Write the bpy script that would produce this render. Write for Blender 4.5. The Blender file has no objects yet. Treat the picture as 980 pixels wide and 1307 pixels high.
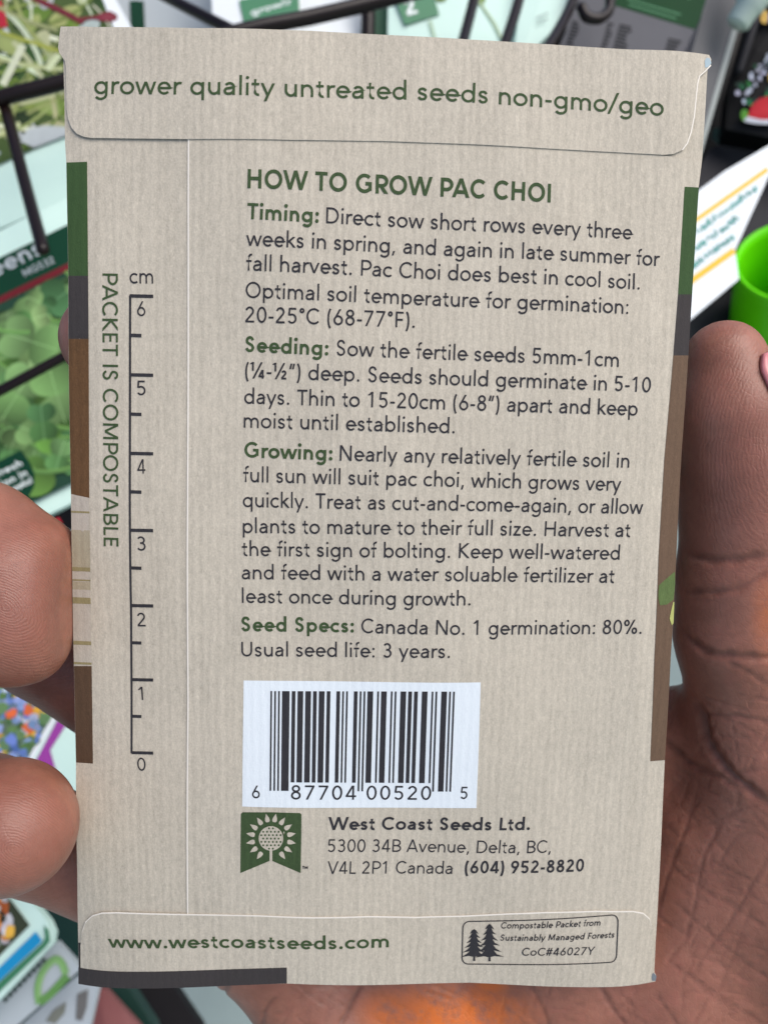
import bpy, bmesh, math, random
import numpy as np
from mathutils import Vector, Matrix, geometry
random.seed(7); rng = np.random.default_rng(7)
S = bpy.context.scene
COL = S.collection
CM = 0.01

# ------------------------------------------------------------------ frames
# "packet frame": centimetres, origin at the middle of the seed packet, X right, Y up its face, Z out of its face
def rod(r):
    r = np.array(r); t = np.linalg.norm(r); k = r / t
    K = np.array([[0, -k[2], k[1]], [k[2], 0, -k[0]], [-k[1], k[0], 0]])
    return np.eye(3) + math.sin(t) * K + (1 - math.cos(t)) * K @ K
FPX = 995.0
RC = rod((0.098, 0.039, -0.021)); TC = np.array((-0.057, -0.366, -10.34))
CAMPOS = -RC.T @ TC                                   # lens position in the packet frame
up = Vector((-0.27, 0.80, 0.54)).normalized()         # which way is up in the shop
wx = (Vector((1, 0, 0)) - up * up.x).normalized(); wy = up.cross(wx)
RW = Matrix((wx, wy, up))                             # packet frame -> world
RW4 = RW.to_4x4()

def ray(px, py):
    d = np.array(((px - 490) / FPX, -(py - 653.5) / FPX, -1.0))
    return RC.T @ d
def U(px, py, z=0.0):                                 # point at depth z of the packet frame, measured off the photo
    d = ray(px, py); s = (z - CAMPOS[2]) / d[2]
    return CAMPOS + s * d
def proj(P):
    q = P @ RC.T + TC
    return np.stack([490 + FPX * q[:, 0] / -q[:, 2], 653.5 - FPX * q[:, 1] / -q[:, 2]], 1)

# ------------------------------------------------------------------ camera
cd = bpy.data.cameras.new('camera'); cam = bpy.data.objects.new('camera', cd); COL.objects.link(cam)
cd.sensor_fit = 'VERTICAL'; cd.sensor_height = 24; cd.lens = 24 * FPX / 1307
cd.clip_start = 0.005; cd.clip_end = 60
cm_ = Matrix(RC.T.tolist()).to_4x4(); cm_.translation = Vector(CAMPOS * CM)
cam.matrix_world = RW4 @ cm_
cd.dof.use_dof = True; cd.dof.focus_distance = 0.1035; cd.dof.aperture_fstop = 17
S.camera = cam
# ------------------------------------------------------------------ light
SUN = Vector((0.44, 0.74, 0.72)).normalized()          # towards the light, packet frame
sw = RW @ SUN
elev = math.asin(sw.z); azim = math.atan2(sw.x, sw.y)
W = bpy.data.worlds.new('World'); S.world = W; W.use_nodes = True
nt = W.node_tree; sky = nt.nodes.new('ShaderNodeTexSky'); sky.sky_type = 'NISHITA'; sky.sun_disc = False
sky.sun_elevation = elev; sky.sun_rotation = azim; sky.dust_density = 3.0; sky.air_density = 0.8; sky.ozone_density = 0.6
bg = nt.nodes['Background']; bg.inputs[1].default_value = 0.12
nt.links.new(sky.outputs[0], bg.inputs[0])
sd = bpy.data.lights.new('sun', 'SUN'); sd.energy = 1.5; sd.angle = math.radians(50); sd.color = (1, .975, .94)
so = bpy.data.objects.new('sun', sd); COL.objects.link(so)
so.rotation_euler = sw.to_track_quat('Z', 'Y').to_euler()
S.view_settings.view_transform = 'Standard'; S.view_settings.look = 'None'
S.view_settings.exposure = 0.5; S.view_settings.gamma = 1

# ------------------------------------------------------------------ materials
def srgb(r, g, b):
    f = lambda c: (c / 255 / 12.92) if c / 255 <= .04045 else ((c / 255 + .055) / 1.055) ** 2.4
    return (f(r), f(g), f(b), 1)
class NT:
    def __init__(s, name):
        s.m = bpy.data.materials.new(name); s.m.use_nodes = True; s.t = s.m.node_tree
        s.b = s.t.nodes['Principled BSDF']
    def n(s, typ, **kw):
        x = s.t.nodes.new(typ)
        for k, v in kw.items(): setattr(x, k, v)
        return x
    def l(s, a, b): s.t.links.new(a, b)
    def obj_coord(s, scale):
        tc = s.n('ShaderNodeTexCoord'); mp = s.n('ShaderNodeMapping'); mp.inputs['Scale'].default_value = scale
        s.l(tc.outputs['Object'], mp.inputs[0]); return mp.outputs[0]
    def noise(s, vec, scale, detail=3, rough=.6):
        x = s.n('ShaderNodeTexNoise'); x.inputs['Scale'].default_value = scale; x.inputs['Detail'].default_value = detail
        x.inputs['Roughness'].default_value = rough; s.l(vec, x.inputs['Vector']); return x.outputs['Fac']
    def math(s, op, a, b=None, c=None):
        x = s.n('ShaderNodeMath', operation=op)
        for i, v in enumerate((a, b, c)):
            if v is None: continue
            if isinstance(v, (int, float)): x.inputs[i].default_value = v
            else: s.l(v, x.inputs[i])
        return x.outputs[0]
    def mix(s, fac, a, b, typ='MIX'):
        x = s.n('ShaderNodeMix', data_type='RGBA', blend_type=typ)
        for sock, v in ((x.inputs[0], fac), (x.inputs[6], a), (x.inputs[7], b)):
            if isinstance(v, (int, float, tuple)): sock.default_value = v
            else: s.l(v, sock)
        return x.outputs[2]
    def ramp(s, fac, lo, hi):
        x = s.n('ShaderNodeMapRange'); x.inputs[1].default_value = lo; x.inputs[2].default_value = hi
        s.l(fac, x.inputs[0]); return x.outputs[0]
    def bump(s, h, strength, dist):
        x = s.n('ShaderNodeBump'); x.inputs['Strength'].default_value = strength; x.inputs['Distance'].default_value = dist
        s.l(h, x.inputs['Height']); s.l(x.outputs[0], s.b.inputs['Normal'])

def plain(name, col, rough=.5, spec=.4, var=.08, scale=200, metal=0):
    n = NT(name); v = n.obj_coord((1, 1, 1)); f = n.noise(v, scale, 4)
    c = n.mix(f, tuple(x * (1 - var) for x in col[:3]) + (1,), tuple(min(1, x * (1 + var)) for x in col[:3]) + (1,))
    n.l(c, n.b.inputs['Base Color']); n.b.inputs['Roughness'].default_value = rough
    n.b.inputs['Specular IOR Level'].default_value = spec; n.b.inputs['Metallic'].default_value = metal
    return n.m
def paper(name, col, amp=1.0):
    """kraft paper: vertical fibre streaks and ribs, clouding, pale and dark flecks"""
    n = NT(name)
    a = n.noise(n.obj_coord((2300, 800, 900)), 1.0, 3, .6)      # fibre streaks
    b = n.noise(n.obj_coord((850, 50, 300)), 1.0, 2, .5)        # ribs
    c = n.noise(n.obj_coord((5200, 3600, 3000)), 1.0, 2, .6)    # grain
    d = n.noise(n.obj_coord((130, 90, 100)), 1.0, 3, .5)        # clouds
    p = n.noise(n.obj_coord((3000, 1500, 900)), 1.0, 2, .5)      # pale fibres
    sp = n.noise(n.obj_coord((1300, 1000, 900)), 1.0, 2, .5)
    f = n.math('MULTIPLY_ADD', n.math('SUBTRACT', a, .5), .75 * amp, .5)
    for t, k in ((b, .34), (c, .75), (d, .30)): f = n.math('ADD', f, n.math('MULTIPLY', n.math('SUBTRACT', t, .5), k * amp))
    sx = n.n('ShaderNodeSeparateXYZ'); n.l(n.obj_coord((1, 1, 1)), sx.inputs[0])
    rib = n.math('SINE', n.math('ADD', n.math('MULTIPLY', sx.outputs[0], 2 * math.pi / .00112), n.math('MULTIPLY', n.noise(n.obj_coord((260, 55, 100)), 1.0, 2), 9)))
    f = n.math('ADD', f, n.math('MULTIPLY', rib, .055 * amp))
    lo = tuple(x * .70 for x in col[:3]) + (1,); hi = tuple(min(1, x * 1.30) for x in col[:3]) + (1,)
    cc = n.mix(f, lo, hi)
    cc = n.mix(n.math('MULTIPLY', n.ramp(p, .60, .74), .26 * amp), cc, tuple(min(1, x * 1.45 + .02) for x in col[:3]) + (1,))
    cc = n.mix(n.math('MULTIPLY', n.ramp(sp, .70, .80), .28 * amp), cc, tuple(x * .45 for x in col[:3]) + (1,))
    n.l(cc, n.b.inputs['Base Color']); n.b.inputs['Roughness'].default_value = .8
    n.b.inputs['Specular IOR Level'].default_value = .25
    n.bump(n.math('ADD', n.math('ADD', n.math('MULTIPLY', a, 1.2), c), n.math('MULTIPLY', rib, .24)), .30, .00010)
    return n.m
def vcol(name, rough=.45, var=.1):
    n = NT(name); a = n.n('ShaderNodeVertexColor', layer_name='col')
    f = n.noise(n.obj_coord((1, 1, 1)), 300, 3)
    c = n.mix(n.math('MULTIPLY', f, var * 2), a.outputs[0], (.02, .03, .02, 1))
    n.l(c, n.b.inputs['Base Color']); n.b.inputs['Roughness'].default_value = rough; n.b.inputs['Specular IOR Level'].default_value = .15
    return n.m
KRAFT = srgb(182, 174, 159)
M = dict(
    kraft=paper('kraft_paper', KRAFT), kraft_flap=paper('kraft_paper_flap', srgb(184, 176, 161)),
    ink=paper('dark_grey_ink', srgb(47, 46, 50), 1.0), ink_green=paper('green_ink', srgb(58, 76, 47), 1.0),
    band_green=paper('printed_green', srgb(54, 78, 44), .5), band_dark=paper('printed_charcoal', srgb(58, 54, 54), .5),
    band_brown=paper('printed_soil_brown', srgb(92, 66, 42), 1.2), band_grey_brown=paper('printed_dull_brown', srgb(100, 80, 64), .7),
    band_soil=paper('printed_dark_soil', srgb(80, 60, 44), .8),
    stem_white=paper('printed_pale_stem', srgb(172, 164, 152), .6), stem_mid=paper('printed_shaded_stem', srgb(156, 147, 126), .6), stem_line=paper('printed_olive', srgb(136, 126, 92), .6),
    leaf=paper('printed_leaf', srgb(88, 106, 62), .9), leaf_pale=paper('printed_pale_leaf', srgb(168, 172, 104), .5),
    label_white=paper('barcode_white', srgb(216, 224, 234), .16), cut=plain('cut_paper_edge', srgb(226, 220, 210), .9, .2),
    torn_grey=plain('torn_grey_paper', srgb(112, 120, 128), .8, .2),
    torn=plain('torn_pale_blue_paper', srgb(158, 176, 184), .8, .2),
)

# ------------------------------------------------------------------ object helpers
def tag(o, label=None, cat=None, group=None, kind=None):
    if label: o['label'] = label
    if cat: o['category'] = cat
    if group: o['group'] = group
    if kind: o['kind'] = kind
    return o
BASE = {}
def thing(name, base, label, cat, group=None):
    o = bpy.data.objects.new(name, None); COL.objects.link(o); o.empty_display_size = .01
    m = RW4.copy(); m.translation = RW @ Vector(base) * CM; o.matrix_world = m
    BASE[o.name] = np.array(base, float)
    return tag(o, label, cat, group)
def root_of(o):
    while o.parent: o = o.parent
    return o
def mesh_obj(name, verts, faces, mat, parent=None, base=None, smooth=False, mats=None, fmat=None):
    verts = np.asarray(verts, float)
    b = BASE[root_of(parent).name] if parent else (np.array(base, float) if base is not None else verts.mean(0))
    me = bpy.data.meshes.new(name)
    me.from_pydata(((verts - b) * CM).tolist(), [], [list(map(int, f)) for f in faces]); me.update()
    o = bpy.data.objects.new(name, me); COL.objects.link(o)
    for m_ in (mats or [mat]): me.materials.append(m_)
    if fmat is not None: me.polygons.foreach_set('material_index', fmat)
    if smooth: me.polygons.foreach_set('use_smooth', [True] * len(me.polygons))
    if parent:
        o.parent = parent
    else:
        mm = RW4.copy(); mm.translation = RW @ Vector(b) * CM; o.matrix_world = mm; BASE[o.name] = b
    return o

# ------------------------------------------------------------------ packet surface
def surf(X, Y):
    """height (cm) of the packet's printed face over its plane"""
    X = np.asarray(X, float); Y = np.asarray(Y, float)
    e = np.clip((np.abs(X + .05) - 3.55) / .5, 0, None)
    z = -.035 * e ** 2 - .013 * X ** 2 + .08 - .0085 * (Y - .5) ** 2 + .08
    z = z + .030 * np.sin(X * .9 + .4) * np.cos(Y * .45) + .016 * np.sin(X * 2.0 + Y * .8 + 1) + .013 * np.sin(Y * 1.6 - X * .6)
    return z
def on(px, py):
    p = U(px, py, 0)
    for _ in range(4): p = U(px, py, float(surf(p[0], p[1])))
    return p[:2]
def on_many(pts): return np.array([on(x, y) for x, y in pts])
def lift(XY, h=0.0):
    XY = np.asarray(XY, float)
    return np.column_stack([XY, surf(XY[:, 0], XY[:, 1]) + h])

def smooth_poly(pts, n=6):
    """closed Catmull-Rom through points"""
    P = np.array(pts, float); out = []; N = len(P)
    for i in range(N):
        p0, p1, p2, p3 = P[i - 1], P[i], P[(i + 1) % N], P[(i + 2) % N]
        for t in np.linspace(0, 1, n, endpoint=False):
            out.append(.5 * ((2 * p1) + (-p0 + p2) * t + (2 * p0 - 5 * p1 + 4 * p2 - p3) * t ** 2 + (-p0 + 3 * p1 - 3 * p2 + p3) * t ** 3))
    return np.array(out)
def open_spline(pts, n=8):
    P = np.array(pts, float); P = np.vstack([2 * P[0] - P[1], P, 2 * P[-1] - P[-2]]); out = []
    for i in range(1, len(P) - 2):
        p0, p1, p2, p3 = P[i - 1:i + 3]
        for t in np.linspace(0, 1, n, endpoint=False):
            out.append(.5 * ((2 * p1) + (-p0 + p2) * t + (2 * p0 - 5 * p1 + 4 * p2 - p3) * t ** 2 + (-p0 + 3 * p1 - 3 * p2 + p3) * t ** 3))
    out.append(P[-2]); return np.array(out)
def densify(P, step):
    out = []
    for i in range(len(P)):
        a, b = P[i], P[(i + 1) % len(P)]; n = max(1, int(np.linalg.norm(b - a) / step))
        for k in range(n): out.append(a + (b - a) * k / n)
    return np.array(out)
def cdt(poly, step):
    """triangulate polygon (2D) with interior grid points"""
    lo, hi = poly.min(0), poly.max(0); ins = []
    gx = np.arange(lo[0] + step / 2, hi[0], step); gy = np.arange(lo[1] + step / 2, hi[1], step)
    if len(gx) and len(gy):
        G = np.stack(np.meshgrid(gx, gy), -1).reshape(-1, 2); inside = np.zeros(len(G), bool); near = np.full(len(G), 9e9)
        for i in range(len(poly)):
            a, b = poly[i], poly[(i + 1) % len(poly)]
            c = (a[1] > G[:, 1]) != (b[1] > G[:, 1])
            with np.errstate(divide='ignore', invalid='ignore'):
                xi = (b[0] - a[0]) * (G[:, 1] - a[1]) / (b[1] - a[1]) + a[0]
            inside ^= c & (G[:, 0] < xi)
            ab = b - a; t = np.clip(((G - a) @ ab) / max(ab @ ab, 1e-12), 0, 1)
            near = np.minimum(near, np.linalg.norm(G - a - t[:, None] * ab, axis=1))
        ins = G[inside & (near > step * .35)]
    pts = [Vector(p) for p in poly] + [Vector(p) for p in ins]; n = len(poly)
    v, e, f, *_ = geometry.delaunay_2d_cdt(pts, [], [list(range(n))], 1, 1e-6)
    return np.array([tuple(x) for x in v]), [list(t) for t in f]
def sheet(name, poly, mat, parent, h=.004, thick=0, step=.3, hfun=None, edge_mat=None, dens=.15, back=None):
    """a piece of paper or ink lying on the packet face; poly in packet cm"""
    poly = densify(np.asarray(poly, float), dens)
    if np.sum(poly[:, 0] * np.roll(poly[:, 1], -1) - np.roll(poly[:, 0], -1) * poly[:, 1]) < 0: poly = poly[::-1]
    v, f = cdt(poly, step)
    top = lift(v, h)
    if hfun is not None: top[:, 2] += hfun(v)
    if not thick and back is None: return mesh_obj(name, top, f, mat, parent)
    bot = top.copy(); bot[:, 2] -= thick
    if back is not None: bot[:, 2] = back(v)
    n = len(v); faces = [list(t) for t in f] + [[a + n for a in t[::-1]] for t in f]
    cnt = {}
    for t in f:
        for i in range(len(t)):
            a, b = t[i], t[(i + 1) % len(t)]; cnt[(a, b)] = 1
    side = [(a, b) for (a, b) in cnt if (b, a) not in cnt]
    fm = [0] * len(faces) + [1 if edge_mat else 0] * len(side)
    faces += [[a, a + n, b + n, b] for a, b in side]
    return mesh_obj(name, np.vstack([top, bot]), faces, mat, parent, mats=[mat] + ([edge_mat] if edge_mat else []), fmat=fm)

# ------------------------------------------------------------------ a round sans-serif stroke alphabet
XH, CH, AS, DE = .468, .708, .745, -.205
def arc(cx, cy, rx, ry, a0, a1, n=None):
    n = n or max(6, int(abs(a1 - a0) / 9)); t = np.radians(np.linspace(a0, a1, n + 1))
    return [(cx + rx * math.cos(a), cy + ry * math.sin(a)) for a in t]
def glyph(c, w):
    """-> advance, list of strokes; a stroke is ('p', points) or ('d', x0,y0,x1,y1) a slanted bar with level ends or ('c', x, y, r)"""
    h = w / 2; P = lambda *pts: ('p', list(pts)); D = lambda a, b, e, f: ('d', a, b, e, f)
    ry = XH / 2 + .009 - h; my = XH / 2; s0 = .068 + h
    def ess(x0, wd, ht):
        q = [(.93, .80), (.76, .95), (.50, 1.0), (.22, .94), (.08, .76), (.2, .60), (.5, .51), (.82, .41), (.95, .23), (.80, .06), (.48, 0), (.22, .05), (.03, .20)]
        return ('p', [tuple(t) for t in open_spline([(x0 + h + a * (wd - w), -.009 + h + b * (ht + .018 - w)) for a, b in q], 4)])
    dot = lambda x, y: ('c', x, y, w * .66)
    L = {
     'o': lambda: (.575, [P(*arc(.287, my, .257 - h, ry, 0, 360))]),
     'b': lambda: (.60, [P((s0, 0), (s0, AS)), P(*arc(.312, my, .245 - h, ry, 0, 360))]),
     'd': lambda: (.60, [P((.532 - h, 0), (.532 - h, AS)), P(*arc(.288, my, .245 - h, ry, 0, 360))]),
     'p': lambda: (.60, [P((s0, DE), (s0, XH)), P(*arc(.312, my, .245 - h, ry, 0, 360))]),
     'q': lambda: (.60, [P((.532 - h, DE), (.532 - h, XH)), P(*arc(.288, my, .245 - h, ry, 0, 360))]),
     'g': lambda: (.60, [P(*([(.532 - h, XH), (.532 - h, .0)] + arc(.288, -.015, .244 - h, .215 - h, 0, -148))), P(*arc(.288, my, .245 - h, ry, 0, 360))]),
     'c': lambda: (.49, [P(*arc(.287, my, .257 - h, ry, 46, 314))]),
     'e': lambda: (.555, [P(*([(.05 + h, my), (.525 - h, my)] + arc(.285, my, .24 - h, ry, 0, 318)))]),
     'a': lambda: (.525, [P(*([(.452 - h, 0), (.452 - h, .30)] + arc(.262, .30, .19 - h, XH + .009 - h - .30, 0, 152))), P(*([(.452 - h, .283)] + arc(.205, .142, .155 - h, .142 - h + .006, 90, 270) + arc(.225, .20, .225 - h, .2 - h + .006, -90, -15)))]),
     'f': lambda: (.315, [P(*([(.155, 0), (.155, AS - .13)] + arc(.155 + .125, AS + .005 - h - .12, .125, .12, 180, 78))), P((.03, XH - h), (.29, XH - h))]),
     't': lambda: (.345, [P(*([(.155, XH + .135), (.155, .12)] + arc(.155 + .115, .115 + h * .6, .115, .115, 180, 285))), P((.03, XH - h), (.30, XH - h))]),
     'n': lambda: (.565, [P((s0, 0), (s0, XH)), P(*(arc((s0 + .5 - h) / 2, XH + .009 - h - .19, (.5 - h - s0) / 2, .19, 180, 0) + [(.5 - h, 0)]))]),
     'h': lambda: (.565, [P((s0, 0), (s0, AS)), P(*(arc((s0 + .5 - h) / 2, XH + .009 - h - .19, (.5 - h - s0) / 2, .19, 180, 0) + [(.5 - h, 0)]))]),
     'u': lambda: (.565, [P((.5 - h, 0), (.5 - h, XH)), P(*([(s0, XH)] + arc((s0 + .5 - h) / 2, .19 + h - .009, (.5 - h - s0) / 2, .19, 180, 360)))]),
     'm': lambda: (.865, [P((s0, 0), (s0, XH)), P(*(arc((s0 + .432) / 2, XH + .009 - h - .175, (.432 - s0) / 2, .175, 180, 0) + [(.432, 0)])), P(*(arc((.432 + .797 - h) / 2, XH + .009 - h - .175, (.797 - h - .432) / 2, .175, 180, 0) + [(.797 - h, 0)]))]),
     'r': lambda: (.345, [P((s0, 0), (s0, XH)), P(*arc(s0 + .17, XH + .006 - h - .2, .17, .2, 180, 68))]),
     'i': lambda: (.235, [P((.118, 0), (.118, XH)), dot(.118, .655)]),
     'j': lambda: (.235, [P((.118, DE), (.118, XH)), dot(.118, .655)]),
     'l': lambda: (.235, [P((.118, 0), (.118, AS))]),
     'k': lambda: (.50, [P((s0, 0), (s0, AS)), D(s0, .20, .42, XH), D(.20, .27, .455, 0)]),
     's': lambda: (.44, [ess(.03, .37, XH)]),
     'v': lambda: (.50, [D(.25, 0, .05, XH), D(.25, 0, .45, XH)]),
     'w': lambda: (.76, [D(.205, 0, .05, XH), D(.205, 0, .38, XH), D(.555, 0, .38, XH), D(.555, 0, .71, XH)]),
     'x': lambda: (.49, [D(.06, 0, .42, XH), D(.43, 0, .06, XH)]),
     'y': lambda: (.50, [D(.255, 0, .05, XH), D(.165, DE, .45, XH)]),
     'z': lambda: (.45, [P((.06, XH - h), (.40, XH - h)), D(.09, h, .35, XH - h), P((.04, h), (.41, h))]),
     'A': lambda: (.70, [D(.06, 0, .35, CH), D(.64, 0, .35, CH), P((.17, .2), (.53, .2))]),
     'B': lambda: (.61, [P((s0 + .02, 0), (s0 + .02, CH)), P(*([(s0, CH - h)] + arc(.30, CH - h - .158, .215, .158, 90, -90) + [(s0, CH - h - .316)])), P(*([(s0, CH - h - .316)] + arc(.32, (CH - h - .316 + h) / 2, .23, (CH - h - .316 - h) / 2, 90, -90) + [(s0, h)]))]),
     'C': lambda: (.70, [P(*arc(.40, CH / 2, .355 - h, CH / 2 + .01 - h, 44, 316))]),
     'D': lambda: (.74, [P(*([(s0 + .02, h)] + arc(.34, CH / 2, .345 - h, CH / 2 - h, -90, 90) + [(s0 + .02, CH - h), (s0 + .02, h)]))]),
     'E': lambda: (.55, [P((.48, CH - h), (s0 + .02, CH - h), (s0 + .02, h), (.49, h)), P((s0, CH / 2 + .01), (.45, CH / 2 + .01))]),
     'F': lambda: (.52, [P((.47, CH - h), (s0 + .02, CH - h), (s0 + .02, 0)), P((s0, CH / 2 - .01), (.43, CH / 2 - .01))]),
     'G': lambda: (.77, [P(*(arc(.40, CH / 2, .355 - h, CH / 2 + .01 - h, 46, 322))), P((.70 - h, .105 - h * .3), (.70 - h, .345 + h)), P((.44, .345), (.70 - h, .345))]),
     'H': lambda: (.74, [P((s0 + .02, 0), (s0 + .02, CH)), P((.655 - h, 0), (.655 - h, CH)), P((s0, CH / 2 + .01), (.655 - h, CH / 2 + .01))]),
     'I': lambda: (.27, [P((.135, 0), (.135, CH))]),
     'K': lambda: (.64, [P((s0 + .02, 0), (s0 + .02, CH)), D(.12, .36, .54, CH), D(.16, .40, .58, 0)]),
     'L': lambda: (.48, [P((s0 + .02, CH), (s0 + .02, h), (.45, h))]),
     'M': lambda: (.88, [P((s0 + .02, 0), (s0 + .02, CH)), P((.79 - h, 0), (.79 - h, CH)), D(.44, .08, s0 + .03, CH), D(.44, .08, .78 - h, CH)]),
     'N': lambda: (.76, [P((s0 + .02, 0), (s0 + .02, CH)), P((.67 - h, 0), (.67 - h, CH)), D(.66 - h, 0, s0 + .03, CH)]),
     'O': lambda: (.81, [P(*arc(.405, CH / 2, .36 - h, CH / 2 + .01 - h, 0, 360))]),
     'P': lambda: (.58, [P((s0 + .02, 0), (s0 + .02, CH)), P(*([(s0, CH - h)] + arc(.33, CH - h - .185, .215, .185, 90, -90) + [(s0, CH - h - .37)]))]),
     'R': lambda: (.61, [P((s0 + .02, 0), (s0 + .02, CH)), P(*([(s0, CH - h)] + arc(.33, CH - h - .175, .21, .175, 90, -90) + [(s0, CH - h - .35)])), D(.53, 0, .30, CH - h - .35)]),
     'S': lambda: (.56, [ess(.05, .45, CH)]),
     'T': lambda: (.56, [P((.28, 0), (.28, CH)), P((.03, CH - h), (.53, CH - h))]),
     'U': lambda: (.71, [P(*([(s0 + .02, CH)] + arc((s0 + .02 + .63 - h) / 2, .26, (.63 - h - s0 - .02) / 2, .26 + .009 - h, 180, 360) + [(.63 - h, CH)]))]),
     'V': lambda: (.64, [D(.32, 0, .05, CH), D(.32, 0, .59, CH)]),
     'W': lambda: (.98, [D(.27, 0, .05, CH), D(.27, 0, .49, CH), D(.71, 0, .49, CH), D(.71, 0, .93, CH)]),
     'Y': lambda: (.62, [P((.31, 0), (.31, .32)), D(.31, .29, .05, CH), D(.31, .29, .57, CH)]),
     '0': lambda: (.565, [P(*arc(.282, CH / 2, .232 - h, CH / 2 + .008 - h, 0, 360))]),
     '1': lambda: (.565, [P((.30, 0), (.30, CH)), D(.13, CH - .17, .29, CH - h * .4)]),
     '2': lambda: (.565, [P(*(arc(.27, CH - .205, .205 - h, .212 - h, 165, -30) + [(.09, h * 1.2)])), P((.07, h), (.49, h))]),
     '3': lambda: (.565, [P(*(arc(.265, CH - .185, .195 - h, .192 - h, 150, -90) + [(.22, CH - .37 + h)])), P(*([(.22, CH - .37 + h)] + arc(.27, .196 + h * .3, .22 - h, .205 - h * .7, 90, -150)))]),
     '4': lambda: (.565, [P((.385, 0), (.385, CH)), D(.075, .16, .365, CH), P((.05, .175), (.52, .175))]),
     '5': lambda: (.565, [P(*([(.46, CH - h), (.15, CH - h), (.125, .40)] + arc(.265, .222, .22 - h, .23 - h, 118, -148)))]),
     '6': lambda: (.565, [P(*arc(.285, .215, .225 - h, .223 - h, 0, 360)), D(.095 + h * .6, .28, .37, CH)]),
     '7': lambda: (.565, [P((.06, CH - h), (.49, CH - h)), D(.16, 0, .455, CH - h)]),
     '8': lambda: (.565, [P(*arc(.282, CH - .17, .19 - h, .178 - h, 0, 360)), P(*arc(.282, .2, .222 - h, .208 - h, 0, 360))]),
     '9': lambda: (.565, [P(*arc(.28, CH - .215, .225 - h, .223 - h, 0, 360)), D(.195, 0, .47 - h * .6, CH - .28)]),
     '.': lambda: (.27, [dot(.135, w * .6)]), ',': lambda: (.27, [D(.09, -.11, .15, w * 1.1)]),
     ':': lambda: (.27, [dot(.135, w * .6), dot(.135, XH - w * .6)]),
     '-': lambda: (.33, [P((.05, .245), (.28, .245))]),
     '(': lambda: (.30, [P(*arc(.30, .28, .19, .49, 118, 242))]), ')': lambda: (.30, [P(*arc(.0, .28, .19, .49, 62, -62))]),
     '/': lambda: (.36, [D(.02, -.06, .34, CH + .04)]),
     '°': lambda: (.34, [P(*arc(.17, CH - .12, .12 - h, .12 - h, 0, 360))]),
     '″': lambda: (.36, [D(.09, CH - .25, .15, CH), D(.22, CH - .25, .28, CH)]),
     '#': lambda: (.565, [D(.12, 0, .23, CH), D(.32, 0, .43, CH), P((.05, .46), (.52, .46)), P((.03, .23), (.50, .23))]),
     '%': lambda: (.82, [P(*arc(.20, CH - .16, .15 - h, .165 - h, 0, 360)), P(*arc(.62, .16, .15 - h, .165 - h, 0, 360)), D(.22, 0, .60, CH)]),
     '!': lambda: (.27, [P((.135, .2), (.135, CH)), dot(.135, w * .6)]),
     ' ': lambda: (.275, []),
    }
    if c in '¼½':
        st = []
        for ch, ox, oy in (('1', -.03, .33), ('4' if c == '¼' else '2', .40, -.01)):
            for s in glyph(ch, w * 1.45)[1]:
                if s[0] == 'p': st.append(('p', [(ox + x * .56, oy + y * .56) for x, y in s[1]]))
                elif s[0] == 'd': st.append(('d', ox + s[1] * .56, oy + s[2] * .56, ox + s[3] * .56, oy + s[4] * .56))
        return .76, st + [('d', .16, -.02, .56, CH + .02)]
    if c == '™':
        return .8, [('p', [(.17, .4), (.17, .7)]), ('p', [(.05, .69), (.3, .69)]), ('p', [(.4, .4), (.4, .7)]), ('p', [(.7, .4), (.7, .7)]), ('d', .55, .45, .4, .7), ('d', .55, .45, .7, .7)]
    return L[c]()
def ribbon(pts, h, closed):
    P = np.array(pts, float)
    if closed: P = P[:-1]
    n = len(P)
    if closed: T0 = P - np.roll(P, 1, 0); T1 = np.roll(P, -1, 0) - P
    else:
        seg = np.diff(P, axis=0); T0 = np.vstack([seg[:1], seg]); T1 = np.vstack([seg, seg[-1:]])
    T0 = T0 / np.maximum(np.linalg.norm(T0, axis=1, keepdims=True), 1e-9); T1 = T1 / np.maximum(np.linalg.norm(T1, axis=1, keepdims=True), 1e-9)
    N0 = np.column_stack([-T0[:, 1], T0[:, 0]]); N1 = np.column_stack([-T1[:, 1], T1[:, 0]])
    N = N0 + N1; N = N / np.maximum(np.linalg.norm(N, axis=1, keepdims=True), 1e-6)
    k = h / np.clip((N * N0).sum(1), .35, 1)
    V = np.vstack([P + N * k[:, None], P - N * k[:, None]])
    F = [(i + n, (i + 1) % n + n, (i + 1) % n, i) for i in range(n if closed else n - 1)]
    return V, F
def text_shapes(txt, w, track=0.0):
    """-> list of (verts em, faces), ink start, ink end"""
    x = 0; out = []
    for c in txt:
        adv, st = glyph(c, w)
        for s in st:
            if s[0] == 'p':
                p = s[1]; closed = len(p) > 3 and abs(p[0][0] - p[-1][0]) + abs(p[0][1] - p[-1][1]) < 1e-6
                V, F = ribbon(p, w / 2, closed)
            elif s[0] == 'd':
                _, x0, y0, x1, y1 = s; ln = math.hypot(x1 - x0, y1 - y0); q = w / 2 * ln / max(abs(y1 - y0), 1e-6); q = min(q, w * 1.1)
                V = np.array([(x0 - q, y0), (x0 + q, y0), (x1 + q, y1), (x1 - q, y1)]); F = [(0, 1, 2, 3)]
            else:
                _, cx, cy, r = s; V = np.array(arc(cx, cy, r, r, 0, 330, 11)); F = [tuple(range(len(V)))]
            out.append((V + np.array((x, 0)), F))
        x += adv + track
    allx = np.concatenate([v[:, 0] for v, _ in out])
    return out, allx.min(), allx.max()
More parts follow.
